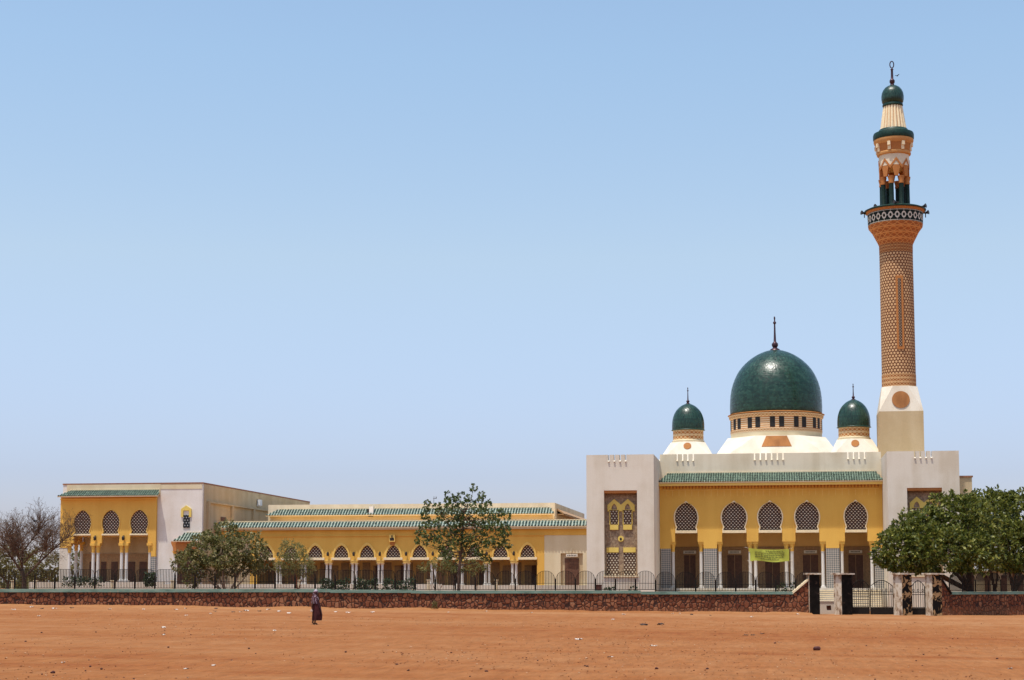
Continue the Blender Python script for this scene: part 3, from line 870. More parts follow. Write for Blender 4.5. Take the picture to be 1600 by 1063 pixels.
ml('lantern_core', [(19.6, 266), (19.6, 259)], 'porch', 24, False)
ml('lantern_drum', [(24.1, 262.5), (24.1, 245)], 'offwhite', 40, False)
mb = MB(); 
for i in range(nc):                                       # orange gables round the drum
    a0 = 2*PI*i/nc - PI/2 + R(4)
    for sgn in (-1, 1):
        vs = []
        for r in (24.2*ms, 25.0*ms):
            for (da, y) in ((0, 251), (0, 255.5), (sgn*PI/nc*.99, 268), (sgn*PI/nc*.99, 263)):
                vs.append((mx+r*math.cos(a0+da), YM+r*math.sin(a0+da), Zm(y)))
        mb.add(vs, [(4, 5, 6, 7), (0, 4, 7, 3), (1, 2, 6, 5), (0, 1, 5, 4), (3, 7, 6, 2)])
mb.build('lantern_gables', 'orange', minaret, origin=MO)
ml('upper_ring', [(24.2, 245), (26.8, 243.5), (27.2, 241), (26.3, 239.5)], 'apricot', 40)
ml('bracket_drum', [(26.2, 240), (28.2, 227)], M['orange'], 40, False)
for i in range(8):
    a = 2*PI*(i+.5)/8 - PI/2 + R(4); c, s_ = math.cos(a), math.sin(a); mb = MB()
    for r0, r1, ya, yb_ in ((26.4, 28.8, 239.4, 233), (27.0, 31.0, 233.02, 227)):
        vs = []
        for r in (r0*ms, r1*ms):
            for u in (-.13, .13):
                for y in (ya, yb_): vs.append((mx+r*c-u*s_, YM+r*s_+u*c, Zm(y)))
        mb.add(vs, [(4, 6, 7, 5), (0, 4, 5, 1), (2, 3, 7, 6), (1, 5, 7, 3), (0, 2, 6, 4)])
    mb.build('bracket', 'cream_trim', minaret, origin=MO)
ml('upper_cornice', [(28.4, 228), (30.6, 225.5), (31.8, 222), (31.4, 219.5)], 'apricot', 40)
ml('green_collar', [(31.6, 220), (32.6, 218), (32.6, 212.5), (31.6, 209.5), (26, 207.8), (24, 205.5), (22.6, 203.5)], 'green_trim', 40)
mb = MB(); nf = 20; vs, fs = [], []                       # fluted cone
for r, y in ((21.4, 205), (15.4, 167)):
    for i in range(nf*2):
        a = 2*PI*i/(nf*2); q = r*(1 if i % 2 else .90)
        vs.append((mx+q*ms*math.cos(a), YM+q*ms*math.sin(a), Zm(y)))
m = nf*2
mb.add(vs, [(i, (i+1) % m, m+(i+1) % m, m+i) for i in range(m)])
mb.build('fluted_cone', 'cream_trim', minaret, origin=MO)
mb = MB()
for i in range(nf):
    a = 2*PI*(i+.0)/nf; 
    vs = []
    for r, y in ((21.4, 205), (15.4, 167)):
        for da, q in ((-.05, .915), (.05, .915)):
            vs.append((mx+r*q*ms*math.cos(a+da), YM+r*q*ms*math.sin(a+da), Zm(y)))
    mb.add(vs, [(0, 1, 3, 2)])
mb.build('cone_flute', 'orange', minaret, origin=MO)
ml('dome_collar', [(15.2, 167.5), (16.4, 166), (16.4, 164), (15.2, 162)], 'green_trim', 32)
zb_, zt_ = Zm(163), Zm(133.5); Hh = zt_-zb_
mb = MB(); mb.lathe([(rr_*17.9*ms, zb_+Hh*h_) for rr_, h_ in ((.85, 0), (.95, .10), (1, .26), (1, .42), (.95, .58), (.84, .73), (.66, .86), (.42, .95), (.2, .985), (.02, 1))], 32, (mx, YM))
mb.build('cap_dome', 'dome', minaret, origin=MO, sharp=None)
mb = MB(); hz = Zm(96)-zt_
mb.lathe([(.22, zt_-.05), (.16, zt_+.06*hz), (.24, zt_+.12*hz), (.24, zt_+.20*hz), (.12, zt_+.27*hz), (.10, zt_+.62*hz), (.15, zt_+.66*hz), (.06, zt_+.70*hz)], 10, (mx, YM))
rr0 = .14*hz; zc = zt_+.86*hz
mb.tube([(mx+.55*rr0*math.sin(a), YM, zc-rr0*math.cos(a)) for a in [2*PI*i/16 for i in range(17)]], .05, 6)
mb.build('finial', 'bronze', minaret, origin=MO)
# horn loudspeakers on the balcony
for px_, py_, dd in ((1370.5, 325.5, -.6), (1441, 325, -.6), (1350.5, 333.5, 0), (1446, 333, 0), (1398, 326, -2.4)):
    x, z = P(px_, py_, YM)
    sgn = 1 if px_ > 1400 else -1
    mb = MB(); y = YM+dd
    mb.tube([(x-sgn*.22, y, z), (x-sgn*.03, y, z), (x+sgn*.12, y-.06, z+.02), (x+sgn*.26, y-.14, z+.04)], [.06, .07, .12, .21], 12)
    mb.box(x-.04, x+.04, y-.04, y+.04, z-.42, z-.05)
    recenter(tag(mb.build('loudspeaker', 'lamp', None), '', 'loudspeaker', 'horn loudspeakers on the minaret balcony'))
lsp = sorted([q for q in bpy.data.objects if q.name.startswith('loudspeaker')], key=lambda q: q.location.x)
for o, l in zip(lsp, ('black horn loudspeaker clamped outside the left edge of the minaret balcony', 'black horn loudspeaker standing inside the left edge of the minaret balcony',
                      'black horn loudspeaker between the columns at the front of the minaret balcony', 'black horn loudspeaker standing inside the right edge of the minaret balcony',
                      'black horn loudspeaker clamped outside the right edge of the minaret balcony')): o['label'] = l
# ------------------------------------------------------------------ the annex at the far left: ochre loggia on a white block
YL = 150.0
FL = Frame(YL, 170, 840); FB = Frame(YL+.25, 280, 830)
annex = thing('annex_building', 'two storey white building with a three arched ochre loggia under green tiles', 'building', (FB.X(206), YL, 0))
bx0, bx1 = FB.X(97), FB.X(315.5); bz = FB.Z(757, 206)
Yb2 = 187.0
px0, px1 = FL.X(93.5), FL.X(243.5)
zfl = FL.Z(909)
zlo = FL.Z(838)
mb = MB()
# upper storey over everything, lower storey only right of the open loggia
mb.plate([(px1-.6, GB), (bx1, GB), (bx1, bz), (bx0, bz), (bx0, FL.Z(779)), (px1-.6, FL.Z(779))], YL+.25, YL+.6)
mb.box(bx1-.35, bx1, YL+.6, Yb2, GB, bz); mb.box(bx0, bx0+.35, YL+.6, Yb2, zlo+.6, bz)
mb.box(bx0+.35, bx1-.35, Yb2-.35, Yb2, GB, bz); mb.box(bx0+.35, bx1-.35, YL+.6, Yb2-.35, bz-.6, bz-.3)
mb.box(px1-.6, px1-.25, YL+.6, 153.4, GB, zlo+.6); mb.box(FL.X(109), px1-.62, 153.62, Yb2-.4, GB, zlo+.58)
mb.build('block_wall', 'bright', annex)
mb = MB(); mb.box(bx0-.04, bx1+.05, YL+.2, YL+.8, bz, bz+.13); mb.box(bx1-.5, bx1+.05, YL+.8, Yb2+.05, bz, bz+.13); mb.box(bx0-.04, bx0+.4, YL+.8, Yb2, bz, bz+.13)
mb.build('roof_coping', 'coping_red', annex)
mb = MB(); mb.box(bx0+.4, FL.X(248), YL+.2, YL+.25, FL.Z(775), bz-.003); mb.box(FL.X(248), bx1-.05, YL+.22, YL+.25, FL.Z(765), bz-.004)
mb.build('parapet_stain_band', 'cream', annex)
# side wall: sunk panels between pilasters
mb = MB(); mb.box(bx1+.0, bx1+.04, YL+.62, Yb2-.02, GB, bz-.01)
ys = [YL+1.6, 158.6, 165.5, 172.5, 179.5, 186.4]
zt = bz-1.75
for y in ys: mb.box(bx1+.04, bx1+.26, y-.25, y+.25, GB, zt)
mb.box(bx1+.04, bx1+.27, ys[0]-.25, ys[-1]+.25, zt, zt+.16)
mb.build('side_wall', 'tan', annex)
for y, z in ((156.2, FB.Z(812)), (166.8, FB.Z(817))):
    mb = MB(); mb.box(bx1+.03, bx1+.10, y-.75, y+.75, z-.45, z+.45); mb.build('side_window', 'dark' if y > 160 else 'door', annex)
tag(recenter(MB().box(bx1+.12, bx1+.42, 166.8, 167.5, FB.Z(774)-.2, FB.Z(774)+.4).box(bx1+.05, bx1+.45, 166.9, 167.0, FB.Z(773)-.35, FB.Z(773)-.2).build('air_conditioner', 'ac')), 'white air conditioner high on the tan side wall, nearer one to the corner', 'air conditioner', 'air conditioners on the tan wall')
tag(recenter(MB().box(bx1+.12, bx1+.42, 180.8, 181.5, FB.Z(776)-.2, FB.Z(776)+.4).box(bx1+.05, bx1+.45, 180.9, 181.0, FB.Z(776)-.35, FB.Z(776)-.2).build('air_conditioner', 'ac')), 'white air conditioner high on the tan side wall, farther one towards the hall', 'air conditioner', 'air conditioners on the tan wall')
# loggia front
bl = [(128.3, 13.4), (172.7, 13.6), (217, 13.9)]
zs0, zs1, za = FL.Z(836.6), FL.Z(834.3), FL.Z(797)
zp = FL.Z(849); ze = FL.Z(776.5)
poly = [(px0, FL.Z(856))]
poly += [(FL.X(107), FL.Z(856)), (FL.X(107), zp)]
for c, w in bl: poly += [(FL.X(c-w), zp), (FL.X(c-w), zs0), (FL.X(c+w), zs0), (FL.X(c+w), zp)]
poly += [(FL.X(236.5), zp), (FL.X(236.5), FL.Z(870)), (px1, FL.Z(870)), (px1, ze), (px0, ze)]
ar = [arch_loop(FL.X(c), (FL.X(c+w)-FL.X(c))*1.01, zs1, za) for c, w in bl]
mb = MB(); mb.plate(poly, YL, YL+.249, ar); lf = mb.build('loggia_front', 'ochre', annex)
for (c, w), lp in zip(bl, ar):
    cx, hw = FL.X(c), (FL.X(c+w)-FL.X(c))*1.01
    MB().plate(arch_loop(cx, hw*1.01, zs1-.005, za+.02), YL+.14, YL+.22).build('arch_screen', 'lattice', lf)
    MB().plate(arch_loop(cx, hw, zs1+.005, za, 1.09)+lp[::-1], YL-.05, YL).build('arch_moulding', 'ochre_trim', lf)
    mb = MB(); mb.box(cx-hw, cx+hw, YL-.08, YL+.2, zs0-.004, zs1+.004); mb.build('arch_sill', 'cream_trim', lf)
mb = MB(); mb.box(px0, FL.X(107)-.0, YL+.02, YL+.24, zfl, FL.Z(856)); mb.build('pilaster', 'plinth', annex)
mb = MB(); mb.box(FL.X(236.5), px1, YL+.02, YL+.24, zfl-1, FL.Z(870)); mb.build('pilaster', 'mosaic', annex)
for q in (108.2, 145.6, 153.2, 190, 197.6, 234): column(annex, FL.X(q), YL+.13, zfl, zp, .155, FL.Z(849)-FL.Z(864), 'marble', 'ochre', 10)
mb = MB(); mb.box(px0+.02, FL.X(107)-.02, YL+.26, 153.4, FL.Z(849.5), FL.Z(779.5)); mb.build('side_beam', 'ochre', annex)
for q, y in ((120.5, 151.8), (129, 153.05)): column(annex, FL.X(108.2)-.05, y, zfl, FL.Z(845), .155, .9, 'marble', 'ochre', 10)
mb = MB(); mb.box(FL.X(107), px1-.6, YL+.6, 153.4, FL.Z(838), FL.Z(836)); mb.build('loggia_ceiling', 'porch', annex)
wl = FL.X(107)
mb = MB(); mb.box(wl, px1-.6, 153.4, 153.6, GB, FL.Z(834)); mb.build('loggia_wall', 'tan', annex)
f5 = Frame(153.3, 190, 880)
mb = MB(); mb.box(wl, px1-.6, 153.33, 153.4, zfl-.05, f5.Z(867)); mb.box(wl, px1-.6, 153.28, 153.33, f5.Z(867), f5.Z(865.5)); mb.build('loggia_shade_panel', 'dado', annex)  # darker lower panel, its colour stands in for shadow inside the loggia
for a, b in ((140, 150), (158, 166), (174, 184), (199, 211), (218, 229)):
    mb = MB(); mb.box(f5.X(a), f5.X(b), 153.27, 153.33, zfl, f5.Z(878)); mb.build('door', 'door', annex)
mb = MB(); mb.box(px0, px1, YL, 153.4, GB, zfl); mb.build('loggia_floor', 'plinth', annex)
fr = Frame(YL-.72, 170, 776)
tile_roof('loggia_roof', annex, fr.X(89.5), fr.X(247), YL+.2, FL.Z(766), YL-.72, fr.Z(774.6), .95, .25, .225)
mb = MB(); mb.box(px0+.0, px1, YL-.5, YL-.0, ze-.02, ze+.16); mb.box(px0-.02, px1+.02, YL-.12, YL-.0, FL.Z(781), FL.Z(779)); mb.build('loggia_cornice', 'ochre_trim', annex)
for q in (149.5, 193.7):                                   # wall lanterns on the piers
    x, z = FL.X(q), FL.Z(839)
    mb = MB(); mb.box(x-.05, x+.05, YL-.14, YL-.003, z+.05, z+.12); mb.lathe([(.05, z-.35), (.13, z-.3), (.15, z-.05), (.05, z+.08)], 8, (x, YL-.2)); mb.build('wall_lantern', 'lamp', annex)
# small gabled window and the tiled door canopy
cx = FB.X(290.7); yw = YL+.25
gab = [(FB.X(282.8), FB.Z(808)), (FB.X(286.3), FB.Z(808)), (FB.X(286.3), FB.Z(798)), (FB.X(295.2), FB.Z(798)), (FB.X(295.2), FB.Z(808)), (FB.X(298.8), FB.Z(808)), (FB.X(298.8), FB.Z(795.5)), (cx, FB.Z(790)), (FB.X(282.8), FB.Z(795.5))]
mb = MB(); mb.plate(gab, yw-.10, yw); wf = mb.build('window_gable', 'yellow_trim', annex)
M['lat2'] = k_lattice('small_window_screen', .27, .25, (.62, .60, .58), (.012, .012, .014), .16, .28)
mb = MB(); mb.box(FB.X(286.2), FB.X(296.4), yw-.06, yw, FB.Z(825), FB.Z(805)); mb.build('window_screen', M['lat2'], wf)
fk = Frame(149.1, 287, 840)
tile_roof('canopy_roof', annex, fk.X(270.5), fk.X(312), YL+.24, FB.Z(833), 149.1, fk.Z(845), .75, .2, .30, 'pan', rad=.30)
mb = MB(); mb.plate([(FB.X(272.5), FB.Z(846.5)), (FB.X(311), FB.Z(846.5)), (FB.X(311), FB.Z(862)), (FB.X(276), FB.Z(862)), (FB.X(275.5), FB.Z(856)), (FB.X(272.8), FB.Z(850))][::-1], 149.4, 150.2); mb.build('canopy_fascia', 'orange', annex)
mb = MB(); mb.box(FB.X(278), FB.X(309), yw-.03, yw, GB, FB.Z(862)); mb.build('canopy_door', 'door', annex)
column(annex, FB.X(277), 149.7, GB, FB.Z(862), .13, .3, 'marble', 'ochre', 10)

# ------------------------------------------------------------------ long arcaded gallery and the hall above it
YG = 154.0
FG = Frame(YG, 615, 850)
gal = thing('arcade_gallery', 'long single storey ochre gallery of pointed arches under a narrow green tiled eave', 'gallery', (FG.X(615), YG, 0))
gx0, gx1 = bx1+.27, FG.X(930)
zf = FG.Z(914.5); ztop = FG.Z(822)
ac = [416, 454.5, 493, 533.3, 573.8, 614.6, 656, 698, 740, 782, 824.3]
zs0, zs1, za = FG.Z(875), FG.Z(871.3), FG.Z(852)
zp = FG.Z(875)
lx0, lx1 = FG.X(391), FG.X(850.5)
poly = [(lx0, zf-.6)]
ow = 14.6
poly += [(FG.X(ac[0]-ow), zf-.6), (FG.X(ac[0]-ow), zs0)]
poly = [(lx0, GB), (FG.X(ac[0]-ow), GB), (FG.X(ac[0]-ow), zs0-.002), (FG.X(ac[-1]+ow), zs0-.002), (FG.X(ac[-1]+ow), GB), (lx1, GB), (lx1, ztop), (lx0, ztop)]
ar = [pointed_loop(FG.X(q), FG.X(q+11.2)-FG.X(q), zs1, za) for q in ac]
mb = MB(); mb.plate(poly, YG, YG+.4, ar); gf = mb.build('arcade_front', 'ochre', gal)
for q, lp in zip(ac, ar):
    cx, hw = FG.X(q), FG.X(q+11.2)-FG.X(q)
    MB().plate(pointed_loop(cx, hw*1.01, zs1-.005, za+.02), YG+.18, YG+.28).build('arch_screen', 'lattice', gf)
    big = pointed_loop(cx, hw*1.22, zs1+.006, za+.26)
    MB().plate(big+lp[::-1], YG-.07, YG).build('arch_moulding', 'ochre_trim', gf)
    mb = MB(); mb.box(cx-hw*1.32, cx+hw*1.32, YG-.12, YG+.36, zs0-.004, zs1+.004); mb.build('arch_sill', 'cream_trim', gf)
mids = [(a+b)/2 for a, b in zip(ac, ac[1:])]
for q in mids:
    mb = MB(); x = FG.X(q)                                # stepped corbel over each pair of columns
    mb.box(x-.42, x+.42, YG-.05, YG+.45, FG.Z(877), zs0-.006); mb.box(x-.33, x+.33, YG-.02, YG+.42, FG.Z(880), FG.Z(877)); mb.build('corbel', 'ochre_trim', gal)
    for dx in (-.18, .18): column(gal, x+dx, YG+.2, zf, FG.Z(880), .125, .16, 'marble', 'cream_trim', 8)
    z = FG.Z(864)
    mb = MB(); mb.box(x-.04, x+.04, YG-.2, YG-.003, z+.05, z+.11); mb.lathe([(.04, z-.3), (.11, z-.26), (.13, z-.05), (.05, z+.08)], 8, (x, YG-.22)); mb.build('wall_lantern', 'lamp', gal)
# fascia band, plain end bays, eave
mb = MB(); mb.box(gx0, lx0-.003, YG-.04, YG+.4, FG.Z(839), ztop+.2); mb.box(lx1+.003, gx1, YG-.04, YG+.4, FG.Z(837.5), ztop+.2); mb.box(lx0-.003, lx1+.003, YG-.10, YG-.002, FG.Z(838), FG.Z(836.6)); mb.build('fascia', 'ochre', gal)
mb = MB(); mb.box(gx0, FG.X(374), YG, YG+.4, GB, FG.Z(839)-.003); mb.box(FG.X(374), lx0-.004, YG+.02, YG+.38, GB, FG.Z(839)-.003); mb.build('end_bay_wall', 'tan', gal)
mb = MB(); dx0, dx1, dz = FG.X(876), FG.X(910.5), FG.Z(865.5)
mb.plate([(lx1+.004, GB), (dx0, GB), (dx0, dz), (dx1, dz), (dx1, GB), (gx1, GB), (gx1, FG.Z(837.5)-.003), (lx1+.004, FG.Z(837.5)-.003)], YG, YG+.4); mb.build('end_bay_wall', 'cream', gal)
mb = MB(); mb.box(dx0, dx1, YG+.25, YG+.38, GB, dz); g = mb.build('door_surround', 'tan', gal)
mb = MB(); mb.box(FG.X(882), FG.X(904), YG+.2, YG+.25, GB, FG.Z(873)); mb.build('door', 'door', gal)
mb = MB().use(M['sign']); mb.box(FG.X(884.5), FG.X(902.5), YG-.06, YG-.0, FG.Z(871), FG.Z(866.6)); mb.box(FG.X(892.4), FG.X(892.9), YG-.1, YG-.04, dz, FG.Z(857.5))
mb.use(M['ink'])
for i in range(6): mb.box(FG.X(886.5+i*2.5), FG.X(888+i*2.5), YG-.075, YG-.06, FG.Z(869.6), FG.Z(868))
mb.build('door_sign', None, gal)
fg = Frame(YG-.52, 615, 820)
tile_roof('eave_roof', gal, gx0-.1, gx1, YG+.2, FG.Z(815), YG-.52, fg.Z(823.2), .1, 0, .30, 'pan', rad=.30)
mb = MB(); mb.box(gx0, gx1, YG-.38, YG-.1, fg.Z(827.5), fg.Z(824.4)); mb.box(gx0, gx1, YG+.15, YG+.4, FG.Z(822), FG.Z(813)); mb.build('cornice', 'cream', gal)
mb = MB(); mb.box(gx0, gx1, YG+.4, 158.5, FG.Z(838), FG.Z(836)); mb.box(lx0, gx1, YG+.4, 161.9, ztop+.1, ztop+.3); mb.build('gallery_ceiling', 'porch', gal)
f8 = Frame(158.5, 615, 880)
mb = MB(); mb.box(gx0, gx1, 158.5, 158.8, GB, ztop+.1); mb.build('back_wall', 'porch', gal)
mb = MB()
for i in range(26):
    a = lx0+.4+i*(lx1-lx0-.8)/26
    mb.box(a, a+.75, 158.43, 158.5, GB, f8.Z(884)+.3*(i % 2))
mb.build('back_panelling', 'dado', gal)
for i in range(11):
    q = ac[i]; mb = MB(); mb.box(FG.X(q-3.8), FG.X(q+4.6), 158.36, 158.43, zf, f8.Z(884)); mb.build('door', 'door' if i % 3 else 'dado', gal)
mb = MB(); mb.box(gx0, gx1, YG-.2, 158.5, GB, zf); mb.build('gallery_floor', 'plinth', gal)
# loudspeaker box over the sixth arch
x, z = FG.X(613.5), FG.Z(841.5)
mb = MB().use(M['ochre_trim']); mb.box(x-.28, x+.28, YG-.3, YG-.11, z-.32, z+.34); mb.use(M['lamp']); mb.box(x-.2, x+.2, YG-.31, YG-.3, z-.22, z+.05); mb.box(x-.05, x+.05, YG-.34, YG-.3, z+.05, z+.3); mb.use(M['orange']); mb.box(x-.22, x+.22, YG-.12, YG-.003, FG.Z(852), z-.32)
tag(recenter(mb.build('wall_box', None)), 'ochre and black box mounted on the gallery front above an arch', 'wall box')

YH = 162.0
FHH = Frame(YH, 640, 800)
hall = thing('hall', 'low cream hall with a green tiled band rising behind the ochre gallery', 'hall', (FHH.X(640), YH, 0))
hx0, hx1 = FHH.X(419), FHH.X(867); hz = FHH.Z(787.5)
mb = MB(); mb.box(hx0, hx1, YH, 188, GB, hz); mb.build('hall_wall', 'offwhite', hall)
fh = Frame(YH-.9, 640, 803)
zr, zef = FHH.Z(795), fh.Z(804)
tile_roof('tile_band', hall, fh.X(415), fh.X(866), YH-.02, zr, YH-.9, zef, 1.1, .5, .28, 'pan', rad=.32)
mb = MB(); mb.box(hx0+.25, hx1-.2, YH-.55, YH-.003, fh.Z(806.5), fh.Z(805.2)); mb.box(hx0+.1, hx1-.05, YH-.2, YH-.003, fh.Z(812), fh.Z(806.5)); mb.build('hall_cornice', 'cream', hall)
mb = MB(); mb.box(hx1+.0, hx1+.9, YH+1.5, 187, fh.Z(804.5), fh.Z(803)); mb.add([(hx1, YH+1.5, zr), (hx1, 187, zr), (hx1+.9, 187, zef), (hx1+.9, YH+1.5, zef), (hx1, YH+1.5, zr-.2), (hx1, 187, zr-.2), (hx1+.9, 187, zef-.1), (hx1+.9, YH+1.5, zef-.1)], [(0, 3, 2, 1), (4, 5, 6, 7), (0, 4, 7, 3), (3, 7, 6, 2), (2, 6, 5, 1)]); mb.build('side_tile_band', 'dado', hall)
x, z = FHH.X(581), FHH.Z(798)
mb = MB().use(M['ac']); mb.box(x-.1, x+.32, YH-.75, YH-.35, z-.45, z+.4); mb.use(M['dark']); mb.box(x-.3, x-.1, YH-.7, YH-.4, z-.35, z+.15); mb.box(x-.2, x+.25, YH-.7, YH-.4, z-.6, z-.45)
tag(recenter(mb.build('roof_unit', None)), 'small white and dark unit standing on the green tile band of the hall', 'roof unit')

x, z = FHH.X(676), FHH.Z(787.5)
mb = MB(); mb.tube([(x, YH+.4, z-.6), (x+.05, YH+.4, z+.75)], .025, 6); mb.box(x-.04, x+.3, YH+.37, YH+.43, z+.52, z+.56); mb.box(x+.24, x+.3, YH+.36, YH+.44, z+.5, z+.72)
tag(recenter(mb.build('roof_antenna', 'lamp', None)), 'thin pole antenna on the hall roof above the broad leaved tree', 'antenna')
# ------------------------------------------------------------------ ground: one sheet to the horizon
def axis(stops):
    out = []
    for (a, b, st) in stops:
        v = a
        while v < b-1e-6: out.append(v); v += st
    out.append(stops[-1][1]); return out
ax = axis([(-4000, -800, 400), (-800, -200, 60), (-200, -80, 10), (-80, 50, 1.1), (50, 140, 10), (140, 800, 60), (800, 4000, 400)])
ay = axis([(-300, -20, 40), (-20, 24, 6), (24, 60, .5), (60, 112, 1.2), (112, 200, 6), (200, 800, 60), (800, 6000, 400)])
vs, fs = [], []
for y in ay:
    for x in ax:
        z = gz(x, y)
        if 20 < y < 112 and -80 < x < 50:
            q = Vector((x, y, 0))
            z += .05*mnoise.noise(q*.22) + .022*mnoise.noise(q*.8) + .014*mnoise.noise(q*1.9)
        vs.append((x, y, z))
W = len(ax)
for j in range(len(ay)-1):
    for i in range(W-1):
        a = j*W+i; fs.append((a, a+1, a+1+W, a+W))
mb = MB(); mb.add(vs, fs, True); ground = mb.build('ground', 'ground', None, 'structure', sharp=None)

# ------------------------------------------------------------------ boundary wall (local frame: x along the wall, y away from the camera)
DW = 120.0
def wl(x): return (x-800)/FPX*DW                          # lateral metres at the wall for a photo column
def wz(y): return CAMZ + (914-y)/FPX*DW
def wallthing(name, label, cat, rz=PSI, loc=None, group=None):
    return thing(name, label, cat, loc or (FH*DW), rz, group)
wall = wallthing('boundary_wall', 'long low red rubble wall with green painted coping running to the gate', 'wall')
def wall_ground(l): return -.0108*(l+5.4)-.5
segs = [(-60, wl(518), 1.285), (wl(518), wl(643), 1.24), (wl(643), wl(1000), 1.20), (wl(1000), wl(1237), 1.135)]
mb = MB()
for a, b, z in segs: mb.box(a+.001, b-.001, 0, .42, wall_ground(a), z)
a, b = wl(1237), wl(1264)
z0, z1 = 1.135, wz(904.5)
mb.plate([(a, wall_ground(a)), (b, wall_ground(a)), (b, z1), (a, z0)], 0, .42)
mb.build('masonry', 'stone', wall, local=True)
mb = MB()
for i, (a, b, z) in enumerate(segs): mb.box(a, b-.0, -.09, .51, z, z+.235-.012*i)
mb.build('coping', 'coping', wall, local=True)
mb = MB()
a, b = wl(1236), wl(1264)
mb.add([(a, -.10, z0+.02), (a, .52, z0+.02), (b, -.10, z1), (b, .52, z1), (a, -.10, z0+.2), (a, .52, z0+.2), (b, -.10, z1+.14), (b, .52, z1+.14)],
       [(0, 1, 3, 2), (4, 6, 7, 5), (0, 2, 6, 4), (1, 5, 7, 3), (2, 3, 7, 6), (0, 4, 5, 1)])
mb.build('sloped_coping', 'cream_trim', wall, local=True)

# sand blown up against the foot of the wall
vs, fs = [], []; nx = 330
prof = [(-2.2, -.03), (-1.3, .02), (-.7, .35), (-.3, .75), (.05, 1.0)]
for i in range(nx+1):
    l = -62+(wl(1264)+62)*i/nx
    hh = .07+.13*max(0, mnoise.noise(Vector((l*.23, 3.1, 0)))+.35)+.035*mnoise.noise(Vector((l*1.3, 7, 0)))
    for dy, k_ in prof:
        q = FH*(DW+dy*(1+.3*mnoise.noise(Vector((l*.4, dy, 5)))))+RGT*l
        vs.append((q.x, q.y, gz(q.x, q.y)+hh*k_))
m = len(prof)
for i in range(nx):
    for j in range(m-1):
        a_ = i*m+j; fs.append((a_, a_+m, a_+m+1, a_+1))
mb = MB(); mb.add(vs, fs, True); mb.build('sand_drift', 'ground', None, 'structure', sharp=None)

# iron railing: one arched panel mesh, repeated
PW = 1.44
def panel_mesh(h_lo=.62, h_hi=1.40, ex=2.5):
    mb = MB(); nb = 12
    def h(t): return h_lo + (h_hi-h_lo)*max(0, 1-abs(2*t-1)**ex)**.5
    for i in range(nb+1):
        t = (i+.5)/(nb+1); x = t*PW
        mb.tube([(x, 0, .04), (x, 0, h(t))], .025, 4, True, False)
    mb.tube([(PW*(.5-.5*math.cos(PI*k/18)), 0, h(.5-.5*math.cos(PI*k/18))) for k in range(19)], .017, 4, True, False)
    mb.box(0, PW, -.02, .02, .04, .085); mb.box(0, PW, -.016, .016, .50, .53)
    return mb
def railing(root, a, b, zfun, y=.2, flat_to=-1e9):
    n = max(1, int(round((b-a)/PW))); first = {}; firstp = None
    for i in range(n+1):
        x = a+i*PW
        if firstp is None:
            mb = MB(); mb.box(-.035, .035, -.035, .035, 0, .74); mb.lathe([(.05, .74), (.05, .78), (.01, .84)], 6)
            firstp = p = mb.build('post', 'iron', root, local=True)
        else:
            p = firstp.copy(); COL.objects.link(p); p.parent = root
        p.location = (x, y, zfun(x))
        if i == n: break
        fl = x < flat_to
        if fl not in first: first[fl] = q = panel_mesh(ex=7 if fl else 2.4).build('railing_panel', 'iron', root, local=True)
        else:
            q = first[fl].copy(); COL.objects.link(q); q.parent = root
        q.location = (x, y, zfun(x+.3))
rail = wallthing('iron_railing', 'long black iron railing of arched panels standing on the green wall coping', 'railing')
def zcop(x):
    for i, (a, b, z) in enumerate(segs):
        if x < b: return z+.235-.012*i
    return segs[-1][2]+.2
ra = wl(930)-PW*32
railing(rail, ra, ra+PW*43, zcop, flat_to=wl(740))

# wall and railing right of the gate, turning away a little
pR0 = D(1470, 940, 122.5); pR1 = D(1640, 940, 129.5); dR = pR1-pR0; aR = math.atan2(dR.y, dR.x); LR = math.hypot(dR.x, dR.y)+32
loc = (pR0.x, pR0.y, 0)
wall2 = thing('boundary_wall', 'short red rubble wall with green coping right of the gate under the mango trees', 'wall', loc, aR)
zc = 1.10
mb = MB(); mb.box(1.35, LR, 0, .42, -1.2, zc); mb.plate([(0, -1.2), (1.349, -1.2), (1.349, zc), (1.1, zc), (0, 2.28)], 0, .42); mb.build('masonry', 'stone', wall2, local=True)
mb = MB(); mb.box(1.1, LR, -.09, .51, zc+.003, zc+.22); mb.build('coping', 'coping', wall2, local=True)
mb = MB(); mb.add([(0, -.1, 2.29), (0, .52, 2.29), (1.12, -.1, zc+.02), (1.12, .52, zc+.02), (0, -.1, 2.4), (0, .52, 2.4), (1.12, -.1, zc+.16), (1.12, .52, zc+.16)],
       [(0, 2, 3, 1), (4, 5, 7, 6), (0, 4, 6, 2), (1, 3, 7, 5), (0, 1, 5, 4), (2, 6, 7, 3)]); mb.build('sloped_coping', 'iron', wall2, local=True)
rail2 = thing('iron_railing', 'black iron arched railing right of the gate in front of the mango trunks', 'railing', loc, aR)
railing(rail2, 1.2, 1.2+PW*26, lambda x: zc+.22)

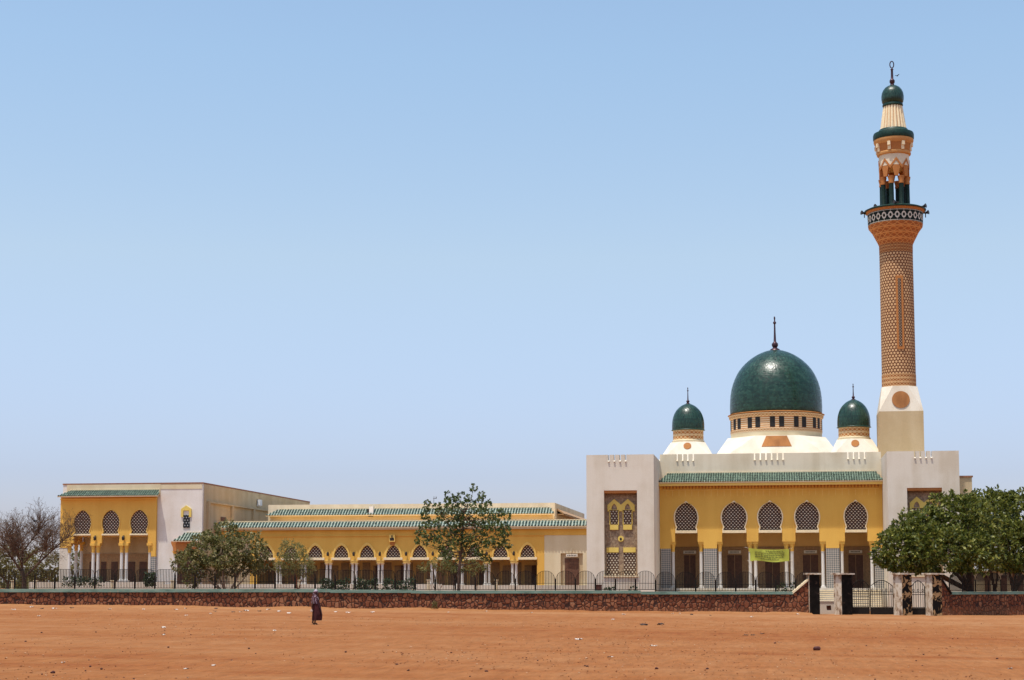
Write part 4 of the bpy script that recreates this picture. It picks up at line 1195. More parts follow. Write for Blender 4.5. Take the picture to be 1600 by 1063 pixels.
# gate pillars
def pillar(x0, x1, xl, ztop, rz, lab, front, side, slab='whitewash'):
    d = 120.2; xm = (x0+x1)/2
    p = D(xm, 930, d); w = (x1-xl)/FPX*d/math.cos(rz)
    g = gz(p.x, p.y)-.4
    t = thing('gate_pillar', lab, 'gate pillar', (p.x, p.y, g+.4), PSI+rz, 'gate pillars')
    h = ztop-(g+.4); w = max(w, .75)
    b = .02
    mb = MB().use(M[side]); mb.box(-w/2, w/2, -w/2+.03, w/2, -.5, h-.12)
    mb.use(M[front]); mb.box(-w/2+.015, w/2+.006, -w/2, -w/2+.03, -.5, h-.121)
    mb.build('shaft', None, t, local=True)
    mb = MB(); e = w/2+.16
    mb.add([(-e, -e, h-.12), (e, -e, h-.12), (e, e, h-.12), (-e, e, h-.12), (-e, -e, h-.01), (e, -e, h-.02), (e, e, h), (-e, e, h)], [(3, 2, 1, 0), (4, 5, 6, 7), (0, 1, 5, 4), (1, 2, 6, 5), (2, 3, 7, 6), (3, 0, 4, 7)])
    mb.build('cap_slab', slab, t, local=True)
    return t, p
zt = wz(895.3)
pillar(1262, 1279, 1264, zt, R(6), 'black painted gate pillar at the end of the long wall', 'pier_black', 'whitewash')
pillar(1303.7, 1330.5, 1313, wz(895.3), R(27), 'black gate pillar with a white left face, left of the arched double gate', 'pier_black', 'whitewash')
pillar(1397, 1423.7, 1406.5, wz(895.3), R(30), 'peeling gate pillar patched ochre and black between the wide gate and the narrow gate', 'peel', 'whitewash')
pillar(1446.5, 1470.5, 1454.5, wz(895.3), R(25), 'peeling black and ochre gate pillar at the end of the right hand wall', 'peel', 'whitewash')

# iron gates
def gate_leaf(t, w, zb, hleft, hright, arch, flip=False):
    """leaf with a solid bottom sheet, vertical bars, looped heads; arched top"""
    def top(u): return 2.02+.45*math.sin(PI*u) if arch else hleft+(hright-hleft)*u
    mb = MB(); mb.box(.06, w-.06, -.012, .012, .06, .52); mb.build('kick_plate', 'iron', t, local=True)
    mb = MB()
    for x in (.03, w-.03): mb.box(x-.03, x+.03, -.03, .03, .03, top(x/w))
    for z in (.03, .53, 1.45, 1.62): mb.box(.03, w-.03, -.022, .022, z, z+.045)
    mb.tube([(w*k/18, 0, top(k/18)) for k in range(19)], .028, 6)
    mb.build('frame', 'iron', t, local=True)
    mb = MB(); n = max(4, int(round(w/.165)))
    for i in range(1, n):
        x = w*i/n; mb.tube([(x, 0, .56), (x, 0, top(x/w))], .022, 4, True, False)
    for i in range(n//2):
        x = w*(2*i+1)/n; z = 1.78
        mb.tube([(x+.07*math.sin(a), 0, z-.09*math.cos(a)) for a in [2*PI*k/10 for k in range(11)]], .018, 4)
    if flip:
        for z in (.8, 1.05, 1.28): mb.box(.03, w-.03, -.018, .018, z, z+.034)
    mb.build('bars', 'iron', t, local=True)
def gate(x0, x1, lab, flip):
    p = G(x0, 950, 120.4); q = G(x1, 950, 120.4); w = (q-p).length
    t = thing('iron_gate', lab, 'gate', (p.x, p.y, min(p.z, q.z)+.02), PSI)
    gate_leaf(t, w, 0, 2, 2, True, flip)
gate(1331.5, 1358.8, 'left leaf of the wide black iron double gate between two pillars', True)
gate(1359.8, 1396.5, 'right leaf of the wide black iron double gate with a rounded top', False)
gate(1424.5, 1446, 'narrow black iron gate between the two peeling pillars', False)

# pale concrete block in the pedestrian gap, with a rusty square opening
p = G(1291, 960, 122.2)
blk = thing('concrete_block', 'pale concrete block with a rusty square hole in the gap between two gate pillars', 'concrete block', (p.x, p.y, p.z), PSI)
mb = MB(); mb.plate([(-.62, -.4), (.62, -.4), (.62, .9), (-.62, .9)], 0, .5, [[(.05, .28), (.40, .28), (.36, .62), (.02, .62)]]); mb.box(-.66, .66, -.04, .54, .901, .96); mb.build('block', 'plinth', blk, local=True)
mb = MB(); mb.box(-.0, .42, .12, .3, .26, .64); mb.build('rusty_plate', 'rust', blk, local=True)

# inner low wall with cream posts in front of the left buildings
YI = 147.0
FI = Frame(YI, 300, 914)
low = thing('low_wall', 'low pale wall with cream posts behind the railing in front of the left buildings', 'wall', (FI.X(200), YI, 0))
mb = MB(); mb.box(FI.X(45), FI.X(256), YI, YI+.25, -.6, FI.Z(909.5)); mb.box(FI.X(256), FI.X(690), YI+.02, YI+.27, -.6, FI.Z(913)); mb.box(FI.X(690), FI.X(846), YI, YI+.25, -.6, FI.Z(914.5)); mb.build('wall_run', 'white', low)
for q in (19, 55, 148, 175, 269, 370, 466, 567, 669, 775):
    x = FI.X(q); zt = FI.Z(908.5 if q < 300 else 912); zt += .35 if q > 300 else .1
    mb = MB(); mb.box(x-.13, x+.13, YI-.06, YI+.31, -.6, zt-.08); mb.box(x-.17, x+.17, YI-.10, YI+.35, zt-.08, zt); mb.build('post', 'cream', low)

# rusty bin and planter crates standing against the left corner block
p = FT.X(937)
tag(recenter(MB().box(p-.28, p+.28, 140.2, 140.8, FT.Z(925)-.4, FT.Z(914.5)).box(p-.31, p+.31, 140.17, 140.83, FT.Z(914.5), FT.Z(913.7)).build('rusty_bin', 'rust')), 'square rusty bin standing before the white corner block of the mosque', 'bin')

# banner --------------------------------------------------------------
YBN = 148.5
FN = Frame(YBN, 1200, 866)
ban = thing('banner', 'yellow green cloth banner with lines of dark script tied between porch columns', 'banner', (FN.X(1201), YBN, FN.Z(880)))
a, b = FN.X(1169.5), FN.X(1233); nx, nz = 26, 8
vs, fs = [], []
def sagz(t, v): 
    zt_ = FN.Z(856.5)+(FN.Z(858)-FN.Z(856.5))*t - .10*math.sin(PI*t); zb__ = FN.Z(877)+(FN.Z(878)-FN.Z(877))*t + .06*math.sin(2.4*PI*t)
    return zb__+(zt_-zb__)*v
def wav(t, v): return .07*math.sin(9*t+2*v)+.05*math.sin(21*t)*(.4+.6*v)-.0
for s_ in (0, 1):
    for j in range(nz+1):
        for i in range(nx+1):
            t, v = i/nx, j/nz
            x = a+(b-a)*t + (.35*(1-v) if i == 0 else 0)*(1-t)
            vs.append((x, YBN+wav(t, v)+.012*s_, sagz(t, v)))
N0 = (nx+1)*(nz+1)
for j in range(nz):
    for i in range(nx):
        q = j*(nx+1)+i
        fs += [(q, q+1, q+nx+2, q+nx+1), (N0+q, N0+q+nx+1, N0+q+nx+2, N0+q+1)]
mb = MB(); mb.add(vs, fs, True); mb.build('cloth', 'banner', ban)
rb = random.Random(3); mb = MB()                              # five lines of cursive script
def on_ban(t, v): return (a+(b-a)*t, YBN+wav(t, v)-.012, sagz(t, v))
for line, (v, t0, t1) in enumerate(((.86, .42, .86), (.70, .16, .86), (.53, .16, .86), (.36, .16, .86), (.19, .30, .74))):
    t = t0
    while t < t1:
        wln = rb.uniform(.03, .075); n = 7
        pts = []
        for k in range(n+1):
            q = k/n; pts.append(on_ban(min(t+wln*q, .9), v + .035*math.sin(q*rb.uniform(6, 11)+line) + (.05 if k == 0 and rb.random() < .5 else 0)))
        mb.tube(pts, .013, 4, True, False)
        for _ in range(rb.randint(0, 2)):
            c = on_ban(t+wln*rb.random(), v+rb.choice((-.07, .07))); mb.box(c[0]-.013, c[0]+.013, c[1]-.01, c[1]+.01, c[2]-.013, c[2]+.013)
        t += wln+rb.uniform(.008, .02)
mb.build('script', 'ink', ban)
mb = MB()
for t, v, q in ((0, 1, -.35), (0, 0, -.1), (1, 1, .3), (1, 0, .3)):
    c = on_ban(t, v); mb.tube([c, (c[0]+q, c[1]+.6, c[2]+.1)], .012, 4)
mb.build('cord', 'sign', ban)
# ------------------------------------------------------------------ vegetation
def rdir(rg):
    while True:
        v = Vector((rg.uniform(-1, 1), rg.uniform(-1, 1), rg.uniform(-1, 1)))
        if .05 < v.length < 1: return v.normalized()
def add_leaf(V, F, base, d, ln, wd, rg):
    d = d.normalized(); s = d.cross(rdir(rg))
    if s.length < 1e-3: return
    s = s.normalized()*wd*.5; b = len(V)
    m = base+d*ln*.5; droop = Vector((0, 0, -.12*ln))
    V += [base, m+s, base+d*ln+droop, m-s]; F.append((b, b+1, b+2, b+3))
def rosette(V, F, c, out, n, ln, wd, spread, rg):
    for _ in range(n):
        d = (out*rg.uniform(.2, 1.0)+rdir(rg)*.9)
        add_leaf(V, F, c+rdir(rg)*spread*rg.random(), d, ln*rg.uniform(.65, 1.15), wd*rg.uniform(.75, 1.2), rg)
def blobs_world(bl, d):
    out = []
    for i, (x, y, rx, ry, *o) in enumerate(bl):
        off = o[0] if o else 0; k = (d+off)/FPX
        out.append((D(x, y, d+off), Vector((rx*k, min(rx, ry*1.3)*k, ry*k))))
    return out
def fol(bw, per_m2, n, ln, wd, spread, seed, rough=.16, inner=.25, zmin=None, nv=1.4):
    rg = random.Random(seed); V, F = [], []
    for c, r in bw:
        area = 4*PI*((r.x*r.z)**1.6/3+(r.x*r.y)**1.6/3+(r.y*r.z)**1.6/3)**(1/1.6)
        for _ in range(int(area*per_m2)):
            u = rdir(rg)
            lump = 1+rough*mnoise.noise(Vector((u.x*2.2, u.y*2.2, u.z*2.2))*nv+c)*2
            q = lump*(rg.uniform(.86, 1.02) if rg.random() > inner else rg.uniform(.35, .86))
            p = c+Vector((u.x*r.x, u.y*r.y, u.z*r.z))*q
            if zmin is not None and p.z < zmin+.5*rg.random(): continue
            if any((Vector(((p.x-c2.x)/r2.x, (p.y-c2.y)/r2.y, (p.z-c2.z)/r2.z)).length < .62) for c2, r2 in bw if c2 is not c): continue
            o = Vector((u.x/r.x, u.y/r.y, u.z/r.z)).normalized(); o.z += .35
            rosette(V, F, p, o, n, ln, wd, spread, rg)
    return V, F
def curve_pts(a, b, bend, n, rg):
    out = []
    for i in range(n+1):
        t = i/n; w = math.sin(PI*t)
        out.append(a.lerp(b, t)+bend*w)
    return out
def trunk_to(mb, base, targets, r0, fork, rg, wob=.25):
    """tapered trunk up to a fork, limbs out to the crown centres"""
    f = base+fork
    mb.tube([base-Vector((0, 0, .4)), base+Vector((0, 0, .05)), base.lerp(f, .5)+rdir(rg)*.05, f], [r0*1.45, r0*1.2, r0*.95, r0*.85], 9)
    for c in targets:
        pts = curve_pts(f-Vector((0, 0, .1)), c, rdir(rg)*wob+Vector((0, 0, -.15)), 6, rg)
        mb.tube(pts, [r0*(.62-.085*i) for i in range(7)], 7)
        for _ in range(4):
            p = pts[rg.randint(3, 6)]; mb.tube([p, p+(rdir(rg)+Vector((0, 0, .3)))*.8], [r0*.16, r0*.05], 5)
def tree(name, label, bx, d, blobs, leaf, bark, r0, fork, fol_args, group=None, cat='tree', seed=1, zmin=None):
    b = G(bx, 940, d)
    t = thing(name, label, cat, b, 0, group); rg = random.Random(seed)
    bw = blobs_world(blobs, d)
    mb = MB(); trunk_to(mb, b, [c for c, r in bw], r0, Vector(fork), rg); mb.build('trunk', bark, t)
    V, F = fol(bw, *fol_args, seed=seed, zmin=zmin)
    mb = MB(); mb.add(V, F); mb.build('crown', leaf, t)
    return t
MG = 'mango trees by the right hand wall'
tree('mango_tree', 'broad dark green mango tree in front of the mosque right of the gate', 1517, 127.5,
     [(1408, 858, 38, 33, -1), (1438, 832, 40, 33, 0), (1482, 808, 36, 36, 1), (1512, 822, 46, 46, 0), (1470, 858, 58, 36, -2.2), (1425, 870, 46, 24, -1), (1520, 862, 44, 32, -2)],
     'leaf_mango', 'bark', .26, (0, 0, 1.9), (7.0, 11, .36, .16, .20), MG, seed=5)
tree('mango_tree', 'dark green mango tree cut by the right edge of the photo', 1588, 135.5,
     [(1558, 806, 38, 40, 1), (1600, 812, 44, 42, 0), (1575, 850, 48, 40, -2), (1640, 830, 52, 50, 0), (1612, 866, 46, 28, -1)],
     'leaf_mango', 'bark', .24, (-.2, 0, 1.7), (6.6, 11, .36, .16, .20), MG, seed=9)
tree('mango_tree', 'rear mango tree whose trunk stands between the other mango trunks', 1553, 139,
     [(1540, 800, 34, 34, 0), (1552, 850, 42, 40, 0), (1512, 800, 30, 28, 1)], 'leaf_mango', 'bark', .2, (.1, 0, 1.9), (4.6, 10, .38, .16, .20), MG, seed=12)
tree('broadleaf_tree', 'dense dark tree with pale sunlit leaf tufts beside the white annex', 354, 127,
     [(297, 880, 26, 22, -.5), (318, 858, 30, 22, 0), (349, 838, 25, 21, .5), (345, 864, 36, 26, -1), (388, 856, 26, 22, 0), (402, 876, 22, 19, .5), (370, 884, 36, 18, 1), (322, 890, 28, 14, 0)],
     'leaf_citrus', 'bark_pale', .14, (0, 0, .9), (7.5, 9, .27, .13, .17), None, seed=21, zmin=1.3)
tree('shrub', 'dark low shrub under the left side of the dense tree beside the annex', 301, 128.5, [(300, 905, 12, 13), (308, 898, 10, 12)], 'leaf_citrus', 'bark', .05, (0, 0, .5), (8, 7, .24, .11, .1), None, 'shrub', 22)
tree('olive_tree', 'thin dusty olive green tree with a leaning reddish trunk', 472, 131,
     [(456, 862, 20, 17), (462, 880, 26, 16), (446, 886, 16, 14), (476, 890, 15, 11)], 'leaf_olive', 'bark_red', .09, (-.35, 0, 1.3), (11, 9, .22, .06, .25), None, seed=31)
tree('olive_shrub', 'pale olive shrub left of the broad leaved tree trunk', 684, 128.6, [(668, 885, 15, 9), (690, 879, 15, 12), (700, 890, 12, 8)], 'leaf_olive', 'bark_red', .05, (0, 0, 1.0), (9, 8, .20, .07, .15), 'shrubs beside the broad leaved tree', 'shrub', 33)
tree('olive_shrub', 'olive shrub right of the broad leaved tree trunk', 742, 128.8, [(738, 886, 16, 11), (752, 882, 12, 11)], 'leaf_olive', 'bark_red', .05, (0, 0, 1.0), (9, 8, .20, .07, .15), 'shrubs beside the broad leaved tree', 'shrub', 34)
tree('olive_shrub', 'dark shrub directly behind the broad leaved tree trunk', 708, 129.5, [(706, 876, 15, 17), (722, 880, 12, 14)], 'leaf_big', 'bark', .05, (0, 0, 1.0), (7, 8, .22, .09, .15), 'shrubs beside the broad leaved tree', 'shrub', 35)

M['leaf_thorn'] = k_leaf('thorn_dry_leaf', (.10, .06, .03), (.15, .10, .045), (.20, .15, .06), .3, .8)
# the open-crowned broad leaved tree: tufts of big leaves on bare limbs
d4 = 126.0; b4 = G(715, 940, d4)
t4 = thing('broadleaf_tree', 'open crowned tree with separate tufts of big dark leaves in front of the gallery', 'tree', b4)
tufts = [(590,75,5),(360,140,6),(395,180,5),(350,190,4),(475,150,6),(440,200,5),(550,165,5),(665,145,6),(640,190,6),(165,220,5),(155,265,4),(255,245,6),(270,290,5),(370,240,6),(515,220,5),(585,235,5),(720,225,6),(680,250,6),
 (140,330,5),(165,375,5),(280,325,6),(345,275,7),(430,290,9),(460,330,8),(520,320,8),(640,290,7),(720,320,7),(760,330,6),(800,345,7),(900,335,6),(840,300,5),(125,430,6),(205,410,6),(260,400,6),(330,360,6),(390,400,7),(470,380,7),(560,370,7),(620,390,6),(700,400,7),(790,395,6),(820,430,7),(880,430,6),
 (80,490,4),(135,500,4),(215,490,5),(290,480,6),(350,480,7),(420,450,7),(500,440,8),(600,430,7),(680,470,7),(740,440,6),(830,490,7),(905,480,6),(870,515,6),(70,555,4),(145,578,4),(180,540,5),(265,550,6),(380,520,8),(450,510,7),(530,530,7),(610,510,7),(690,540,7),(750,560,6),(800,585,7),(850,600,7),(910,590,6),
 (250,590,6),(340,620,7),(400,590,7),(470,590,7),(560,590,7),(640,600,6),(710,590,6),(300,660,6),(360,690,7),(520,650,7),(590,660,7),(640,660,6),(690,710,4),(740,725,4)]
rg = random.Random(44); V, F = [], []; mb = MB()
axis4 = [b4-Vector((0, 0, .4)), b4+Vector((.05, 0, .4)), D(717, 890, d4), D(720, 868, d4), D(722, 845, d4), D(724, 815, d4), D(727, 790, d4)]
mb.tube(axis4, [.17, .13, .105, .085, .06, .04, .025], 9)
for (u, v, s) in tufts:
    px, py = 640+u/5.906, 750+v/5.906
    dd = d4+rg.uniform(-2.0, 2.0)*min(1, .35+abs(px-722)/60)
    c = D(px, py, dd); c0 = c.copy()
    k = max(0, min(3.6, (895-py)/28-.6+rg.uniform(-.3, .3))); a = axis4[2+int(k)].lerp(axis4[min(6, 3+int(k))], k-int(k))
    pts = curve_pts(a, c, Vector((0, 0, -.22))+rdir(rg)*.12, 5, rg)
    mb.tube(pts, [.032, .026, .02, .016, .012, .009], 5)
    rad = s*.041
    for _ in range(int(7+s*1.9)):
        o = rdir(rg); p = c+Vector((o.x*rad, o.y*rad, o.z*rad*1.1)); o.z += .25
        rosette(V, F, p, o, 5, .19, .13, .07, rg)
mb.build('trunk', 'bark', t4)
mb = MB(); mb.add(V, F); mb.build('crown', 'leaf_big', t4)

# bare thorn tree at the far left
da = 124.0; ba = G(40, 940, da)
ta = thing('thorn_tree', 'nearly leafless umbrella shaped thorn tree at the left edge', 'tree', ba)
rg = random.Random(77); tr = MB(); tw = MB(); tips = []
def c2(u, v, dd=0): return D(u/6.25, 790+v/6.25, da+dd)
limbs = [([(240, 860, 0), (238, 780, 0), (232, 690, 0), (216, 640, 0)], .20, .14), ([(216, 640, 0), (214, 540, .2), (226, 440, .3), (205, 330, .4), (186, 230, .6)], .12, .03),
         ([(205, 640, 0), (150, 560, -.3), (90, 470, -.6), (20, 390, -.9)], .09, .025), ([(248, 690, 0), (370, 570, .3), (480, 465, .6), (590, 370, 1.0), (680, 290, 1.2)], .10, .025),
         ([(235, 560, 0), (300, 480, -.6), (400, 440, -1.2), (500, 400, -1.6)], .07, .02), ([(226, 440, .3), (320, 330, .1), (400, 220, 0)], .06, .02), ([(215, 560, 0), (120, 430, .8), (60, 300, 1.2)], .06, .02),
         ([(214, 600, 0), (180, 480, -1.2), (130, 340, -1.8)], .06, .02), ([(370, 570, .3), (430, 430, 1.4), (490, 260, 1.8)], .06, .02)]
def twig(p, d, ln, r, lev):
    q = p+d*ln; mid = p.lerp(q, .5)+rdir(rg)*ln*.08
    tw.tube([p, mid, q], [r, r*.8, r*.6], 4 if lev < 3 else 3, False, False)
    if lev >= 3: tips.append(q)
    if lev >= 4: return
    for _ in range(rg.choice((2, 2, 3)) if lev < 3 else rg.choice((2, 3))):
        nd = (d+rdir(rg)*.75+Vector((0, 0, .10))).normalized()
        twig(q if rg.random() < .6 else mid, nd, ln*rg.uniform(.62, .9), r*.62, lev+1)
for pts, r0, r1 in limbs:
    P3 = [c2(u, v, w) for u, v, w in pts]; n = len(P3)
    tr.tube(P3, [r0+(r1-r0)*i/(n-1) for i in range(n)], 7)
    if r0 > .15: continue
    for _ in range(32):
        k = rg.uniform(.8, n-1.001); i = int(k); p = P3[i].lerp(P3[i+1], k-i); ax_ = (P3[i+1]-P3[i]).normalized()
        twig(p, (ax_*.6+rdir(rg)*.8+Vector((0, 0, .35))).normalized(), rg.uniform(.6, 1.0), .026, 1)
    twig(P3[-1], (P3[-1]-P3[-2]).normalized(), .6, .022, 0)
V, F = [], []
for q in tips:
    if rg.random() < .45: add_leaf(V, F, q-rdir(rg)*.03, rdir(rg), .10, .05, rg)
tr.build('trunk', 'bark_thorn', ta); tc = tw.build('crown', 'bark_thorn', ta, sharp=None)
mb = MB(); mb.add(V, F); mb.build('dry_leaves', 'leaf_thorn', tc)

# dry trees beyond the annex
BT = 'dry trees beyond the annex'
bt = [('dry olive brown tree behind the bare thorn tree, leftmost of its row', 12, 182, [(8, 872, 34, 24), (28, 884, 34, 24), (-22, 880, 34, 28)]),
      ('dry olive brown tree behind the right half of the bare thorn tree', 70, 178, [(66, 880, 28, 24), (86, 888, 22, 20), (48, 890, 26, 18)]),
      ('dry tree seen through the open left side of the loggia', 116, 196, [(112, 878, 20, 18), (126, 884, 20, 18)]),
      ('tall dry tree outside the left edge of the photo', -62, 176, [(-60, 868, 38, 32), (-85, 880, 34, 28)])]
for i, (lab, bx, d, bl) in enumerate(bt[:3]):
    tree('savanna_tree', lab, bx, d, bl, 'leaf_dry', 'bark', .16, (0, 0, 1.6), (3.2, 9, .34, .14, .35), BT, seed=60+i)
# far scrub on the horizon
rg = random.Random(5); V, F = [], []
for i in range(900):
    a = rg.uniform(-75, 75); r = rg.uniform(330, 620); x, y = r*math.sin(R(a)), r*math.cos(R(a))
    h = rg.uniform(1.5, 4.2)
    for _ in range(16):
        o = rdir(rg); c = Vector((x+o.x*3.2, y+o.y*3, gz(x, y)+h*.55+o.z*h*.55)); rosette(V, F, c, o, 3, 1.6, .9, .6, rg)
mb = MB(); mb.add(V, F); tag(mb.build('far_scrub', 'leaf_dry', None), 'distant band of dry scrub along the horizon', 'scrub', kind='stuff')
# hedges and pots inside the gallery fence
rg = random.Random(15)
hedge_lab = {0: 'low clipped hedge before the gallery between the thin olive tree and the walking person', 1: 'low hedge before the gallery columns right of the walking person', 2: 'low hedge before the gallery columns left of the broad leaved tree'}
for i, (xa, xb) in enumerate(((500, 545), (553, 590), (598, 650))):
    V, F = [], []
    p0, p1 = D(xa, 905, 140), D(xb, 905, 140)
    for _ in range(420):
        t = rg.random(); p = p0.lerp(p1, t); p.z = rg.uniform(1.2, 2.25)+.12*math.sin(9*t); p.y += rg.uniform(-.35, .35)
        rosette(V, F, p, rdir(rg), 4, .16, .09, .1, rg)
    mb = MB(); mb.add(V, F); o = mb.build('hedge', 'leaf_hedge', None); recenter(o); tag(o, hedge_lab[i], 'hedge', 'hedges before the gallery')
for i, (xa, xb, lab) in enumerate(((99, 160, 'long low planter hedge along the loggia floor at its left'), (226, 242, 'dark green clipped bush at the right end of the loggia'))):
    V, F = [], []; p0, p1 = D(xa, 905, 150.5), D(xb, 905, 150.5)
    for _ in range(300):
        t = rg.random(); p = p0.lerp(p1, t); p.z = rg.uniform(1.7, 2.55 if i == 0 else 2.9); p.y += rg.uniform(-.3, .3)
        rosette(V, F, p, rdir(rg), 4, .16, .09, .1, rg)
    mb = MB(); mb.add(V, F); o = mb.build('hedge', 'leaf_hedge', None); recenter(o); tag(o, lab, 'hedge', 'hedges before the loggia')
for i, (x, lab) in enumerate(((947, 'first row of potted plants by the mosque corner block, next to the rusty bin'), (961, 'middle potted plant by the mosque corner block'), (990, 'potted plant right of the niche sill by the mosque corner block'), (1222, 'potted plant on the steps under the banner end'), (1240, 'potted plant on the steps beside the dark gate pillar'))):
    p = D(x, 918, 137.5 if i < 3 else 140); t = thing('potted_plant', lab, 'potted plant', (p.x, p.y, 0.0 if i < 3 else .3), 0, 'potted plants before the mosque')
    z0 = t.location.z; mb = MB(); mb.lathe([(.16, z0-.3), (.26, z0+.75), (.28, z0+.8), (.22, z0+.8)], 10, (p.x, p.y)); mb.build('pot', 'rust', t)
    V, F = [], []
    for _ in range(34):
        o = rdir(rg); rosette(V, F, Vector((p.x, p.y, z0+1.2))+Vector((o.x*.38, o.y*.3, o.z*.42)), o, 5, .2, .1, .08, rg)
    mb = MB(); mb.add(V, F); mb.build('leaves', 'leaf_hedge', t)
# weed at the foot of the wall
p = G(680, 945, 119.7); rgw = random.Random(2); V, F = [], []
for _ in range(26):
    q = Vector((p.x+rgw.uniform(-.16, .16), p.y-.1+rgw.uniform(-.1, .1), p.z+rgw.uniform(.05, .62))); rosette(V, F, q, Vector((0, -.3, .8)), 4, .15, .07, .08, rgw)
mb = MB(); mb.add(V, F); tag(recenter(mb.build('weed', 'leaf_citrus', None)), 'small green weed growing against the red stone wall', 'weed')
# tan outbuilding under the mango trees and beyond
fo = Frame(152, 1540, 905)
ob = thing('outbuilding', 'low tan wall of an outbuilding glimpsed behind the mango trunks', 'building', (fo.X(1560), 152, 0))
mb = MB(); mb.box(TX2[1]+.02, fo.X(1700), 152, 158, GB, fo.Z(893)); mb.build('wall', 'tan', ob)
mb = MB()
for q in range(1512, 1700, 26): mb.box(fo.X(q), fo.X(q+9), 151.94, 152, GB, fo.Z(899))
mb.build('window', 'door', ob)
mb = MB(); mb.box(TX2[1]+.02, fo.X(1701), 151.8, 158.2, fo.Z(893), fo.Z(891.5)); mb.build('roof_edge', 'cream', ob)

# ------------------------------------------------------------------ person, birds, litter
def ground_at(x, y):
    d = 60.0
    for _ in range(40):
        v = ray(x, y); p = CAM+v*(d/v.dot(FH)); g = gz(p.x, p.y)
        d = d*(CAMZ-g)/max(.2, CAMZ-p.z)
    v = ray(x, y); p = CAM+v*(d/v.dot(FH)); p.z = gz(p.x, p.y); return p
pp = ground_at(493, 977)
pp.z += .05*mnoise.noise(Vector((pp.x, pp.y, 0))*.22)
per = thing('person', 'person in dark maroon robe and pale patterned head shawl walking past the stone wall', 'person', pp, PSI)
def skin_body(name, joints, edges, rad, mat, parent, root=0, sub=2):
    me = bpy.data.meshes.new(name); me.from_pydata(joints, edges, [])
    o = bpy.data.objects.new(name, me); COL.objects.link(o)
    md = o.modifiers.new('s', 'SKIN'); md.use_smooth_shade = True
    sb = o.modifiers.new('d', 'SUBSURF'); sb.levels = sub; sb.render_levels = sub
    for i, s_ in enumerate(me.skin_vertices[0].data):
        q = rad[i]; s_.radius = q if isinstance(q, tuple) else (q, q); s_.use_root = i == root
    bpy.context.view_layer.update()
    dg = bpy.context.evaluated_depsgraph_get()
    m2 = bpy.data.meshes.new_from_object(o.evaluated_get(dg)); m2.name = name
    o.modifiers.clear(); o.data = m2; m2.materials.clear(); m2.materials.append(M[mat]); o.parent = parent
    for p_ in m2.polygons: p_.use_smooth = True
    return o
M['skin'] = plain('dark_skin', (.075, .035, .022), .55, .15)
J = [(0, 0, .80), (0, 0, .98), (0, 0, 1.14), (.015, 0, 1.26), (.025, 0, 1.33), (.03, 0, 1.41), (.025, 0, 1.49)]
Eg = [(i, i+1) for i in range(6)]; Rd = [.13, .12, (.12, .14), .055, .06, .088, .065]
def chain(start, pts, rads):
    prev = start
    for p_, r_ in zip(pts, rads):
        J.append(p_); Rd.append(r_); Eg.append((prev, len(J)-1)); prev = len(J)-1
    return prev
chain(5, [(.125, 0, 1.392)], [.014])                       # nose
for s_, kx, axx, tx in ((1, -.02, -.15, -.03), (-1, .06, -.03, .10)):
    chain(0, [(0, s_*.09, .76), (kx, s_*.085, .44), (axx, s_*.075, .09), (tx-.03, s_*.075, .035), (tx, s_*.075, .028)], [.085, .058, .036, .034, .024])
wr = {}
for s_, el, w_, h_ in ((-1, (-.10, -.21, .98), (-.15, -.20, .80), (-.155, -.20, .75)), (1, (.0, .22, .98), (.06, .19, .80), (.075, .185, .75))):
    e = chain(2, [(0, s_*.15, 1.19), el, w_, h_], [.055, .042, .027, (.022, .034)])
    for k, (oy, ln) in enumerate(((-.027, .058), (-.009, .068), (.009, .065), (.026, .05))):
        chain(e, [(h_[0]+.004, h_[1]+oy, h_[2]-.035), (h_[0]+.016, h_[1]+oy, h_[2]-.035-ln*.6), (h_[0]+.034, h_[1]+oy*.9, h_[2]-.035-ln)], [.0095, .009, .008])
    chain(e, [(h_[0]+.03, h_[1]+.02, h_[2]-.012), (h_[0]+.045, h_[1]+.022, h_[2]-.045)], [.010, .009])
skin_body('body', J, Eg, Rd, 'skin', per)
def loft(rings, n=28, fold=0, seed=0, close_top=True):
    mb = MB(); vs, fs = [], []
    for j, (z, cx, rx, ry) in enumerate(rings):
        for k in range(n):
            a = 2*PI*k/n; w = 1+fold*(1-j/len(rings))*math.sin(7*a+seed+j*.35)
            vs.append((cx+rx*w*math.cos(a), ry*w*math.sin(a), z))
    for j in range(len(rings)-1):
        for k in range(n): fs.append((j*n+k, j*n+(k+1) % n, (j+1)*n+(k+1) % n, (j+1)*n+k))
    if close_top: fs.append(tuple(range((len(rings)-1)*n, len(rings)*n)))
    mb.add(vs, fs, True); return mb
M['robe'] = plain('maroon_robe', (.050, .009, .010), .85, .35, 9)
def k_shawl():
    k = K('patterned_shawl'); c = k.vor(13, out='Distance'); n = k.noise(5, det=3)
    up = k.ramp(k.z, [(1.32, 0.), (1.5, 1.)])
    col = k.ramp(c, [(.44, (.045, .011, .014)), (.58, (.070, .022, .030)), (.70, (.26, .19, .22))])
    return k.out(k.mix(k.m('MULTIPLY', k.m('SUBTRACT', k.z, 1.44, clamp=True), 7, clamp=True), col, (.52, .47, .52)), .85)
M['shawl'] = k_shawl()
loft([(.19, .05, .205, .20), (.30, .06, .215, .21), (.45, .065, .215, .215), (.62, .05, .20, .205), (.80, .03, .185, .20), (1.0, .005, .155, .19), (1.15, 0, .125, .18), (1.23, 0, .09, .12), (1.27, .01, .06, .065)], 32, .10).build('robe', 'robe', per, local=True)
mb = MB()                                                     # loose wind-blown front panel of the robe
vs = [(.10, -.19, .95), (.10, .0, .95), (.22, -.20, .70), (.24, -.02, .70), (.27, -.17, .45), (.31, -.04, .42), (.12, -.2, .40), (.13, -.02, .40)]
